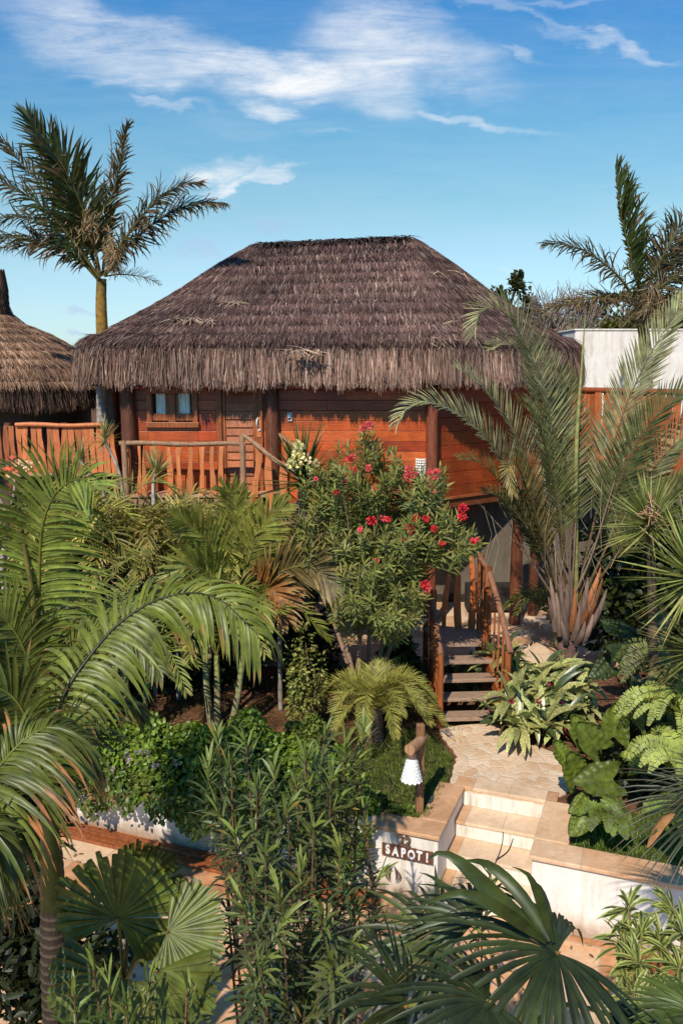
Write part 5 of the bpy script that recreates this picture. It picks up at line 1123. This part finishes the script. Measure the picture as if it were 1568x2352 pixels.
def alocasia(label, base, leaves, col, mat=M_GLOSS):
    r = empty('elephant_ear', base, label, 'plant')
    for (x, y, Y, dx, dz, L, dy) in leaves:
        b = at(x, y, Y); st_ = MB(); st_.tube(curve([base+RNG.normal(0, .05, 3)*[1, 1, 0], (base+b)/2+[(b[0]-base[0])*.1, 0, .15], b], 10)[0], np.linspace(.018, .010, 10), 6, (.1, .15, .04)); o = st_.build('leaf_stalk', M_LEAF, r)
        mb = MB(); heart(mb, b, (dx, dy, dz), (0, -.75, .65), L*.8, L*.33, np.array(col)*RNG.uniform(.8, 1.2)); lf = mb.build('leaf', mat, r)
    return r
b_ = on(1390, 1810, 0)+np.array([.1, .35, 0])
alocasia('elephant ear plant with large ribbed green leaves beside the stone path', b_, [(1372, 1720, 8.8, -.45, .6, .52, -.1), (1408, 1690, 9.0, .05, .8, .5, 0), (1405, 1790, 8.5, -.95, .12, .58, -.25), (1325, 1790, 8.7, -.25, .75, .5, -.2), (1480, 1660, 9.2, -.45, .7, .42, -.1), (1450, 1640, 9.4, .3, .7, .38, 0), (1350, 1840, 8.4, -.7, -.15, .34, -.4), (1345, 1870, 8.3, -.5, -.45, .36, -.3), (1300, 1745, 8.9, -.3, .5, .34, 0), (1450, 1750, 8.7, .6, .45, .42, -.3), (1340, 1700, 9.2, -.35, .8, .42, 0), (1500, 1710, 9.0, .4, .6, .42, -.1), (1530, 1640, 9.3, .1, .8, .4, 0)], (.115, .165, .035))
b_ = on(1450, 1620, 0)
alocasia('dark shaded elephant ear plant behind the ferns', b_, [(1440, 1510, 10.8, -.6, .4, .5, -.2), (1400, 1530, 10.9, -.7, -.2, .45, -.3), (1480, 1500, 10.9, .4, .5, .5, -.1), (1450, 1470, 11.2, -.4, .7, .42, 0), (1500, 1450, 11.2, .5, .6, .45, 0), (1530, 1540, 10.6, .6, -.1, .45, -.3), (1420, 1450, 11.3, -.7, .5, .4, 0), (1475, 1560, 10.5, -.1, -.4, .45, -.4)], (.035, .06, .018))
# ---- ferns
def fern(label, c, n, L, col, az=(0, 6.28)):
    r = empty('fern', (c[0], c[1], 0), label, 'fern')
    for k in range(n):
        a = RNG.uniform(*az); out = np.array([math.cos(a), math.sin(a), 0]); l = L*RNG.uniform(.75, 1.15); h_ = RNG.uniform(.2, .55)
        palm_frond(r, [c, c+out*l*.35+[0, 0, l*h_], c+out*l*.72+[0, 0, l*(h_+.05)], c+out*l+[0, 0, l*(h_-.3)]], px=False, n=46, L=.085, w=.0105, taper=[.7, 1, .6], droop=.1, lift=.05, a0=85, a1=70, tail=.8, fmin=.4, col=np.array(col)*RNG.uniform(.75, 1.25), tipp=0, rw=.004, rcol=(.2, .2, .08), bare=.06, hint=(0, -.7, .8), jit=.05, cv=.12)
    return r
fern('yellow green fern with long arching fronds above the elephant ear leaves', at(1560, 1640, 8.8), 20, .62, (.3, .37, .12)); fern('bright fern between the elephant ear and the right edge', at(1570, 1780, 8.0), 20, .55, (.3, .37, .12)); fern('fern reaching over bare soil below the yucca', at(1560, 1570, 9.6), 14, .72, (.14, .16, .06), (1.9, 4.2)); fern('small fern at the lawn edge below the dark palm leaf', at(1560, 1900, 7.3), 10, .35, (.13, .2, .05)); fern('small fern under the elephant ear beside the lawn', at(1390, 1890, 8.1), 9, .3, (.12, .18, .04))
# ---- spotted dracaena & spiderwort clump right of the stairs
r_ = empty('spotted_dracaena', on(1240, 1680, 0), 'clump of broad yellow spotted leaves right of the staircase foot', 'plant'); ml = MB()
HB = [(1170, 1590, 11.0), (1215, 1580, 11.2), (1260, 1600, 11.1), (1190, 1650, 10.7), (1240, 1650, 10.7), (1290, 1640, 10.9), (1330, 1620, 11.2), (1200, 1540, 11.8), (1250, 1530, 12), (1300, 1540, 11.9), (1340, 1560, 11.8), (1150, 1500, 12.2), (1220, 1620, 10.9), (1160, 1640, 10.9), (1310, 1590, 11.4), (1270, 1570, 11.3), (1180, 1520, 12.0)]
for x, y, Y in HB:
    n = 19; D = rot_dirs(n, .1, 1.35); c = at(x, y+20, Y); dark = RNG.random(n) < .25
    cc = np.where(dark[:, None], (.08, .11, .04), (.38, .38, .14)); leafset(ml, c+D*.03, D, (0, -.2, 1), RNG.uniform(.40, .60, n), RNG.uniform(.040, .055, n), [.5, .8, 1, 1, .85, .6, .04], RNG.uniform(.4, 1.7, n), .3, cc, .25, (.25, .22, .1), .1)
t = NT('spotted_leaf'); a_ = t.n('Attribute', attribute_name='Col').outputs['Color']; tc_ = t.n('TexCoord'); vo = t.n('TexVoronoi'); vo.inputs['Scale'].default_value = 42; t.ln(tc_.outputs['Object'], vo.inputs['Vector'])
sp_ = t.ramp(vo.outputs['Distance'], [(.2, (1.7, 1.6, 1.5)), (.42, (.7, .72, .65))]); M_SPOT = t.finish(t.mul(a_, sp_), .35, None, spec=.5, transl=.15); ml.build('foliage', M_SPOT, r_)
r_ = empty('purple_spiderwort', on(1230, 1705, 0), 'low purple backed rosettes edging the stone path', 'plant'); ml = MB()
for k in range(52):
    if k < 34: x, y = RNG.uniform(1140, 1275), 0; y = 1672+(x-1140)*.36+RNG.uniform(-16, 6)
    else: x, y = RNG.uniform(1180, 1340), RNG.uniform(1620, 1700)
    c = on(x, y, 0)+[0, .1, .10 if k < 34 else .25]; n = 22; D = rot_dirs(n, .1, 1.4); pu = RNG.random(n) < .33; cc = np.where(pu[:, None], (.20, .02, .09), (.085, .11, .035)); leafset(ml, c+D*.02, D, (0, 0, 1), RNG.uniform(.14, .25, n), .015, 'strap', .3, .35, cc, .35, tw=.3)
ml.build('foliage', M_GLOSS, r_)
for x, y in [(1265, 1628), (1268, 1632), (1235, 1600), (1290, 1610), (1175, 1600), (1255, 1560), (1300, 1670)]: flower(r_, at(x, y+10, 10.75), .02, 4, (.35, .01, .14), name='flower', ps=.04)
# leaves seen through the open treads
r_ = empty('spotted_plant', (1.9, 12.6, 0), 'spotted leafy plant growing beneath the open wooden treads', 'plant'); ml = MB(); n = 150; D = rot_dirs(n, .1, 1.4); leafset(ml, np.c_[RNG.uniform(1.45, 2.25, n), RNG.uniform(12.3, 12.9, n), RNG.uniform(.0, .35, n)], D, (0, 0, 1), .4, .04, 'strap', .6, .3, (.09, .12, .045), .3); ml.build('foliage', M_SPOT, r_)
# ---- yellow green small bush + understory bushes
def bush(label, c, rad, n, L, w, col, name='bush', cat='bush', taper='ovate', mat=M_LEAF, core=True, stems=6, zb=0, cv=.35, sp=1.):
    r = empty(name, (c[0], c[1], zb), label, cat); ml = MB(); c = np.array(c, float); rad = np.array(rad, float)
    nb = max(6, n//90); bc = RNG.normal(0, 1, (nb, 3)); bc = nrm(bc)*RNG.random((nb, 1))**.4*.75*sp; who = RNG.integers(0, nb, n)
    d = nrm(RNG.normal(0, 1, (n, 3))); P = c+(bc[who]+d*RNG.uniform(.2, .42, (n, 1)))*rad; sh = RNG.uniform(.6, 1.35, nb)[who]
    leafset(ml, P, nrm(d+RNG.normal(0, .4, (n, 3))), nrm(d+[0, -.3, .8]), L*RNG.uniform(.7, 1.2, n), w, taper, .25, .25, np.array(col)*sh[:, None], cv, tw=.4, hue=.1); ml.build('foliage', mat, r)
    sm = MB(); 
    for k in range(stems): e = c+bc[k % nb]*rad; sm.tube(curve([(c[0]+RNG.normal(0, .06), c[1], zb-.03), (c[0]*.5+e[0]*.5, c[1]*.5+e[1]*.5, (zb+e[2])*.45), e], 8)[0], np.linspace(.022, .006, 8), 5, (.16, .11, .07))
    sm.build('branches', M_BARK, r); return r
bush('slender yellow green bush with tiny leaves left of the small date palm', at(700, 1580, 10.9), (.30, .25, .72), 1500, .055, .016, (.20, .22, .07), sp=1.25)
bush('low bright green bush at the foot of the slender yellow bush', at(705, 1680, 10.2), (.3, .25, .22), 1400, .05, .016, (.14, .2, .05))
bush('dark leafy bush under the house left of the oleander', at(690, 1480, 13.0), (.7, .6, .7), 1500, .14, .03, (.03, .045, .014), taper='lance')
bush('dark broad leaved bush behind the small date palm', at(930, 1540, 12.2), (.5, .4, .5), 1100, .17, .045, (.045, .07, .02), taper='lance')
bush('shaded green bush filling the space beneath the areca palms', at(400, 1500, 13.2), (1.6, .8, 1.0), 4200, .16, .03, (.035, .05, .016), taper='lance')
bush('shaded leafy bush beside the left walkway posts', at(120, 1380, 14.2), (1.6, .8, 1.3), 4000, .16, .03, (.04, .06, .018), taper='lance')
bush('dark climbing shrub on the wall under the right terrace', at(1480, 1350, 13.6), (1.3, .7, 1.7), 3600, .15, .05, (.03, .045, .014), mat=M_GLOSS)
bush('dark green bush behind the lower elephant ear leaves', at(1520, 1740, 9.6), (.9, .6, .6), 2600, .12, .03, (.04, .06, .018), taper='lance')
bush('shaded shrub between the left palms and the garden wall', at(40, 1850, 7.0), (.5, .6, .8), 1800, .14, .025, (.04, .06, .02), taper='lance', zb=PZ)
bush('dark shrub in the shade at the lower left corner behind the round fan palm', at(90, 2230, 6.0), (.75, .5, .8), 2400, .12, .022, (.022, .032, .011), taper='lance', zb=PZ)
bush('small leafy weed patch at the foot of the lamp post', at(940, 1872, 9.0), (.32, .14, .09), 900, .045, .016, (.12, .19, .03), stems=2)
# ---- fan leaves
def fan(mb, hub, d, up, Rd, nseg, spread, w, col, taper='strap', droop=.3, fold=.6, edge=None, cv=.15, lenf=None, tip=None, tipp=0):
    d = nrm(np.array(d, float)); s = nrm(np.cross(d, up)); n = np.cross(s, d); a = np.linspace(-spread/2, spread/2, nseg)+RNG.normal(0, .015, nseg)
    D = d*np.cos(a)[:, None]+s*np.sin(a)[:, None]; L = Rd*(1-.22*np.abs(a/(spread/2))**3)*RNG.uniform(.93, 1.05, nseg)
    if lenf is not None: L = L*lenf(a)
    leafset(mb, np.tile(hub, (nseg, 1)), D+n*.06*((np.arange(nseg) % 2)*2-1)[:, None]*.3, n, L, w, taper, droop, fold, col, cv, tip, tipp, tw=.12, edge=edge)
LIV = [.13, .55, .95, .95, .8, .62, .38, .03]
r_ = empty('fan_palm', (at(1150, 2351, 3.3)[0], 3.4, PZ), 'large glossy fan palm leaves in the bottom centre foreground', 'fan palm')
hub = at(1278, 2188, 3.1); crown = np.array([at(1180, 2351, 3.3)[0], 3.35, at(1180, 2420, 3.3)[2]])
trunk(r_, [(crown[0], 3.4, PZ), (crown[0], 3.4, crown[2]*.5), crown], [.1, .09, .08], (.12, .09, .06), wob=.1)
def fanleaf(hub, d, up, Rd, nseg, spread, w, col, droop, **k):
    st_ = MB(); st_.tube(curve([crown, (crown+hub)/2+[0, 0, .12], hub], 12)[0], np.linspace(.014, .009, 12), 6, (.16, .2, .06)); st_.build('leaf_stalk', M_LEAF, r_)
    mb = MB(); fan(mb, hub, d, up, Rd, nseg, spread, w, col, LIV, droop, .5, **k)
    mb.tube([hub+[0, -.004, 0], hub+[0.01, -.012, .014]], [.008, .003], 6, (.25, .14, .06)); mb.build('fan_leaf', M_GLOSS, r_)
FG = (.030, .048, .020)
fanleaf(hub, (-.85, -.40, .12), (.15, -.35, 1), .74, 44, 5.0, .0150, FG, np.random.default_rng(3).uniform(.5, 1.25, 44), tip=(.3, .2, .1), tipp=.3, cv=.3)
fanleaf(at(1010, 2170, 3.6), (-.8, .1, .35), (0, -.5, .85), .52, 30, 4.2, .015, (.06, .085, .035), np.random.default_rng(4).uniform(.4, 1.2, 30), cv=.3); fanleaf(at(1090, 2120, 3.5), (-.5, .4, .35), (0, -.6, .8), .40, 20, 2.6, .014, (.04, .06, .025), np.random.default_rng(5).uniform(.5, 1.3, 20), cv=.3)
fanleaf(at(1120, 2300, 2.9), (-.7, -.4, .1), (0, -.3, 1), .50, 30, 4.4, .014, (.025, .04, .018), .6)
mb = MB()   # two very broad young blades folded upward
for pts, w_ in (([(1240, 2150, 3.1), (1140, 2060, 3.15), (1050, 1975, 3.2), (1005, 1958, 3.25), (980, 1975, 3.25)], .036), ([(1262, 2160, 3.1), (1190, 2050, 3.2), (1120, 1985, 3.3), (1060, 1975, 3.4)], .028), ([(1255, 2165, 3.1), (1150, 2090, 3.0), (1060, 2050, 3.0), (960, 2080, 3.05)], .026), ([(1270, 2165, 3.1), (1220, 2020, 3.1), (1175, 1990, 3.1)], .02)):
    P, _ = curve(px_pts(pts), 12); T = nrm(np.gradient(P, axis=0)); W = nrm(np.cross(T, [0, -1, .3])); tw_ = np.interp(np.linspace(0, 1, 12), [0, .3, .6, 1], [.35, 1, .9, .05])
    mb.ribbons(P[None], (W*(tw_*w_)[:, None])[None], .45, np.tile(np.array((.04, .065, .02)), (1, 12, 1)))
mb.build('young_blade', M_GLOSS, r_)
r_ = r_
fanleaf(at(930, 2310, 3.2), (-.5, -.3, .45), (0, -.6, .8), .44, 26, 3.6, .014, (.03, .045, .018), np.random.default_rng(6).uniform(.4, 1.3, 26), cv=.3)
fanleaf(at(1400, 2330, 3.3), (.6, -.3, .0), (0, -.3, 1), .34, 18, 2.6, .013, (.025, .04, .018), np.random.default_rng(7).uniform(.6, 1.4, 18), cv=.3)
# right bottom corner fan palm
r2 = empty('fan_palm', (at(1700, 2351, 3.2)[0], 3.3, PZ), 'fan palm leaf entering at the bottom right corner', 'fan palm'); r_ = r2; crown = np.array([at(1720, 2500, 3.2)[0], 3.3, at(1720, 2480, 3.2)[2]])
trunk(r2, [(crown[0], 3.3, PZ), (crown[0], 3.3, crown[2]*.5), crown], [.1, .09, .08], (.12, .09, .06))
fanleaf(at(1600, 2330, 3.0), (-.9, -.1, .1), (0, -.4, .9), .28, 22, 3.0, .018, (.07, .11, .03), .5); fanleaf(at(1620, 2460, 2.8), (-.7, -.1, .3), (0, -.4, .9), .3, 20, 3.0, .02, (.05, .08, .025), .4)
# dark narrow leaf palm at right middle
r3 = empty('fan_palm', (at(1640, 1900, 5.6)[0], 5.7, PZ), 'dark purple green palm leaf hanging over the lawn at the right edge', 'fan palm'); r_ = r3; crown = np.array([at(1690, 2000, 5.6)[0], 5.7, at(1690, 2000, 5.6)[2]])
trunk(r3, [(crown[0], 5.7, PZ), (crown[0], 5.7, crown[2]*.5), crown], [.1, .09, .08], (.12, .09, .06)); LIV_ = LIV; LIV = [.4, .9, 1, .8, .5, .25, .05]
fanleaf(at(1650, 1850, 5.5), (-.95, -.15, .1), (.1, -.6, .75), .86, 24, 1.7, .013, (.028, .04, .02), .6, tip=(.12, .07, .07), tipp=.4); fanleaf(at(1660, 1800, 5.5), (-.85, -.1, .35), (.1, -.75, .6), .55, 16, 1.2, .009, (.08, .10, .07), .5, tip=(.2, .12, .1), tipp=.5); LIV = LIV_
mb = MB(); P, _ = curve([at(1548, 1868, 5.4), at(1520, 1890, 5.35), at(1485, 1945, 5.3)], 8); W = nrm(np.cross(nrm(np.gradient(P, axis=0)), [0, -1, .2])); mb.ribbons(P[None], (W*(np.array([.2, .7, 1, .9, 1, .8, .6, .2])*.032)[:, None])[None], .9, np.tile(np.array((.30, .15, .06)), (1, 8, 1))); mb.build('dead_leaf', M_BARK, r3)
# licuala
r_ = empty('licuala_palm', (at(290, 2351, 4.6)[0], 4.8, PZ), 'fan palm with round pleated saw edged leaves at the lower left', 'fan palm'); crown = np.array([at(285, 2250, 4.8)[0], 4.8, at(285, 2260, 4.8)[2]])
trunk(r_, [(crown[0], 4.8, PZ), (crown[0], 4.8, crown[2]*.6), crown], [.05, .045, .04], (.12, .09, .06)); LIV = [.05, .3, .55, .8, 1.0, .7]
for x, y, Y, d, up, Rd, n, sp_a, c in [(270, 2110, 4.7, (.35, .1, 1), (.1, -1, .25), .36, 26, 4.6, (.085, .12, .025)), (385, 2140, 4.6, (.9, -.1, -.1), (.2, -.8, .6), .30, 22, 3.4, (.10, .13, .03)), (250, 2240, 4.5, (-.3, -.2, -.6), (0, -.8, .6), .34, 20, 3.6, (.06, .085, .02)), (360, 2230, 4.4, (.5, -.3, -.7), (.1, -.7, .7), .34, 18, 2.6, (.10, .13, .03)), (310, 2060, 5.0, (.5, 0, .9), (0, -1, .1), .33, 16, 1.6, (.11, .14, .035))]:
    fanleaf(at(x, y, Y), d, up, Rd*1.2, int(n*1.7), sp_a, Rd*sp_a/n*.38, np.array(c)*1.15, .08, cv=.12)
# ---- variegated dracaena at lower right
r_ = empty('variegated_dracaena', (at(1490, 2300, 4.6)[0], 4.8, PZ), 'variegated shrub with cream edged green leaves at the lower right', 'plant'); sm = MB(); ml = MB()
base = np.array([at(1500, 2351, 4.7)[0], 4.8, PZ])
for x, y, Y in [(1442, 2060, 5.1), (1545, 2062, 5.1), (1425, 2130, 5.0), (1470, 2120, 4.9), (1515, 2140, 4.9), (1465, 2190, 4.7), (1500, 2240, 4.6), (1560, 2200, 4.7), (1455, 2260, 4.5), (1530, 2290, 4.5), (1570, 2120, 4.9), (1480, 2310, 4.4), (1590, 2290, 4.5), (1430, 2190, 4.8)]:
    c = at(x, y+18, Y); sm.tube(curve([base+RNG.normal(0, .08, 3)*[1, 1, 0], (base+c)/2+RNG.normal(0, .05, 3), c], 10)[0], np.linspace(.016, .009, 10), 6, (.2, .17, .1)); n = 24; D = rot_dirs(n, -.3, 1.45)
    leafset(ml, c+D*.01+np.c_[np.zeros((n, 2)), -RNG.random(n)*.10], D, (0, 0, 1), RNG.uniform(.14, .22, n), .0175, 'lance', RNG.uniform(.3, 1.0, n), .25, (.03, .085, .012), .25, edge=np.array((.50, .54, .26)), tw=.25)
sm.build('branches', M_BARK, r_); ml.build('foliage', M_GLOSS, r_)
# dry seed stalks in front of the steps
r_ = empty('dry_twig', (at(1110, 2150, 5.0)[0], 5.0, PZ), 'thin dark branching twig standing in front of the garden steps', 'twig'); mb = MB()
for pts in ([(1105, 2200), (1108, 2060), (1125, 2010), (1150, 1950), (1155, 1910)], [(1125, 2010), (1100, 1980)], [(1138, 1975), (1165, 1955), (1178, 1925)], [(1110, 2040), (1160, 2000)], [(1108, 2060), (1090, 2010), (1085, 1990)]):
    mb.tube(curve([at(x, y, 5.0) for x, y in pts], 14)[0], np.linspace(.006, .003, 14), 5, (.05, .035, .025))
mb.tube([(at(1105, 2200, 5.0)[0], 5.0, PZ), at(1105, 2200, 5.0)], [.01, .006], 5, (.05, .035, .025)); mb.build('twig_branch', M_BARK, r_)
# ---- grass (stuff)
def grass(name, pts, L, col, w=.004, lean=.5):
    mb = MB(); n = len(pts); D = rot_dirs(n, .5, 1.5); leafset(mb, pts, D, (0, 0, 1), L*RNG.uniform(.6, 1.3, n), w, 'grass', lean, .2, col, .35, tw=.4, hue=.12); return tag(mb.build(name, M_LEAF), kind='stuff')
n = 9000; a = RNG.uniform(1.38, 4.6, n); b = .33+RNG.random(n)*np.clip(.75+.35*(a-1.4), .2, 1.2); p = P0+a[:, None]*DA+b[:, None]*DN; grass('lawn_grass', np.c_[p, np.zeros(n)], .085, (.12, .20, .04), .0045)
n = 9000; a = RNG.uniform(-2.6, -.3, n); b = .3+RNG.random(n)*3.2; k = (b < 3.3) & (np.sin(a*5+b*3)+RNG.normal(0, .6, n) > -.5); p = P0+a[:, None]*DA+b[:, None]*DN
p = p[k]; qd = np.array([on(1035, 1812, 0)[:2], on(1046, 1740, 0)[:2]]); p = p[p[:, 0] < 1.0+.165*(p[:, 1]-8.6)+.45]; grass('lawn_grass', np.c_[p, np.zeros(len(p))], .05, (.08, .105, .028), .0045)
def inpoly(x, y, P):
    ins = np.zeros(len(x), bool); j = len(P)-1
    for i in range(len(P)):
        xi, yi = P[i]; xj, yj = P[j]; ins ^= ((yi > y) != (yj > y)) & (x < (xj-xi)*(y-yi)/(yj-yi+1e-9)+xi); j = i
    return ins
LP_ = [tuple(on(x, y, 0)[:2]) for x, y in LAWN]; n = 26000; p = np.c_[RNG.uniform(.2, 1.9, n), RNG.uniform(8.6, 11.6, n)]; p = p[inpoly(p[:, 0], p[:, 1], LP_)]
q_ = np.sin(p[:, 0]*7+1)*np.sin(p[:, 1]*6)+RNG.normal(0, .35, len(p)); p = p[q_ > -.45]; grass('lawn_grass', np.c_[p, np.full(len(p), .01)], .055, (.13, .17, .045), .0045)
n = 5000; p = np.c_[RNG.uniform(-3.5, .5, n), RNG.uniform(10.2, 12.5, n)]; grass('lawn_grass', np.c_[p, np.zeros(n)], .06, (.06, .08, .025), .005)
# dry leaf litter
n = 2600; p = np.c_[RNG.uniform(-5, 5, n), RNG.uniform(9.2, 13.5, n), np.full(n, .012)]; k = (p[:, 0] < 1.2) | (p[:, 0] > 2.7); mb = MB(); D = rot_dirs(n, -.05, .25)[k]; leafset(mb, p[k], D, (0, 0, 1), .07, .018, 'ovate', .1, .4, (.24, .13, .07), .5, tw=.3); tag(mb.build('leaf_litter', M_BARK), kind='stuff')
n = 420; p = np.c_[RNG.uniform(-4, 4.5, n), RNG.uniform(4.5, 9.5, n)]; rel = (p-P0)@DN; p = p[rel < -.05]; n = len(p); mb = MB(); leafset(mb, np.c_[p, np.full(n, PZ+.012)], rot_dirs(n, -.03, .2), (0, 0, 1), .07, .016, 'ovate', .1, .4, (.22, .13, .06), .5, tw=.3); tag(mb.build('leaf_litter', M_BARK), kind='stuff')
# ---- hill scrub and trees behind the roof
mb = MB(); n = 16000; i = RNG.integers(0, len(HV), n*3); P = HV[i]+RNG.normal(0, 1, (n*3, 3))*[.7, 1.2, .2]; k = (P[:, 1] < 60) & (HV[i][:, 2] > 1); P = P[k][:n]; n = len(P)
sh = (.7+.5*np.sin(P[:, 0]*1.7+np.sin(P[:, 1])*2)**2)[:, None]
leafset(mb, P, rot_dirs(n, 0, 1.4), (0, 0, 1), RNG.uniform(.2, .5, n), .07, 'ovate', .2, .3, np.array((.13, .13, .045))*sh, .5, hue=.2); tag(mb.build('hill_scrub', M_LEAF), kind='stuff')
def tree(label, px, py, Y, rad, n, L, w, col, zb=None, name='tree'):
    c = at(px, py, Y); r = empty(name, (c[0], c[1], zb or 0), label, 'tree')
    ml = MB(); nb = 22; bc = nrm(RNG.normal(0, 1, (nb, 3)))*RNG.uniform(.45, .95, (nb, 1)); who = RNG.integers(0, nb, n); P = c+(bc[who]+nrm(RNG.normal(0, 1, (n, 3)))*RNG.uniform(0, .3, (n, 1)))*np.array(rad)
    leafset(ml, P, rot_dirs(n, -.5, 1.4), (0, 0, 1), L, w, 'ovate', .2, .3, np.array(col)*RNG.uniform(.5, 1.4, nb)[who][:, None], .3); ml.build('crown', M_LEAF, r)
    sm = MB()
    for k in range(nb): e = c+bc[k]*rad; sm.tube(curve([(c[0], c[1], zb or 0), (c[0], c[1], c[2]-rad[2]), (c+e)/2-[0, 0, rad[2]*.2], e], 9)[0], np.linspace(.09, .015, 9), 5, (.12, .09, .07))
    sm.build('trunk', M_BARK, r)
tree('dark leafy tree showing just behind the right slope of the thatched roof', 1165, 700, 27, (.95, .8, .95), 1500, .17, .05, (.06, .075, .02))
tree('second small tree top behind the roof slope beside the bare twigs', 1230, 745, 29, (.9, .8, .7), 1100, .17, .05, (.09, .10, .03))
tree('bushy tree behind the right palm on the hill', 1430, 720, 28, (1.9, 1.0, .8), 2600, .18, .05, (.10, .11, .035))
tree('round scrub tree on the hill at the right edge', 1570, 735, 27, (1.6, 1.0, .7), 2000, .18, .05, (.11, .12, .035))
r_ = empty('bare_tree', at(1290, 760, 26)*[1, 1, 0], 'leafless grey twiggy tree behind the roof and the white building', 'tree'); mb = MB()
for k in range(70):
    x = RNG.uniform(1225, 1360); p = at(x, 760, 26); q = at(x+RNG.normal(0, 28), 640+abs(RNG.normal(0, 35))+abs(x-1290)*.4, 26+RNG.normal(0, .5)); m_ = (p+q)/2+RNG.normal(0, .1, 3); mb.tube(curve([p, m_, q], 8)[0], np.linspace(.022, .006, 8), 4, (.24, .19, .17), cap=False)
    for j in range(3): a_ = p+(q-p)*RNG.uniform(.4, .9); mb.tube([a_, a_+RNG.normal(0, .22, 3)+[0, 0, .25]], [.01, .004], 3, (.24, .19, .17), cap=False)
for k in range(10): x = RNG.uniform(1225, 1360); mb.tube([at(1290, 760, 26)*[1, 1, 0], at(x, 765, 26)], [.12, .03], 5, (.2, .16, .14), cap=False)
mb.build('branches', M_BARK, r_)
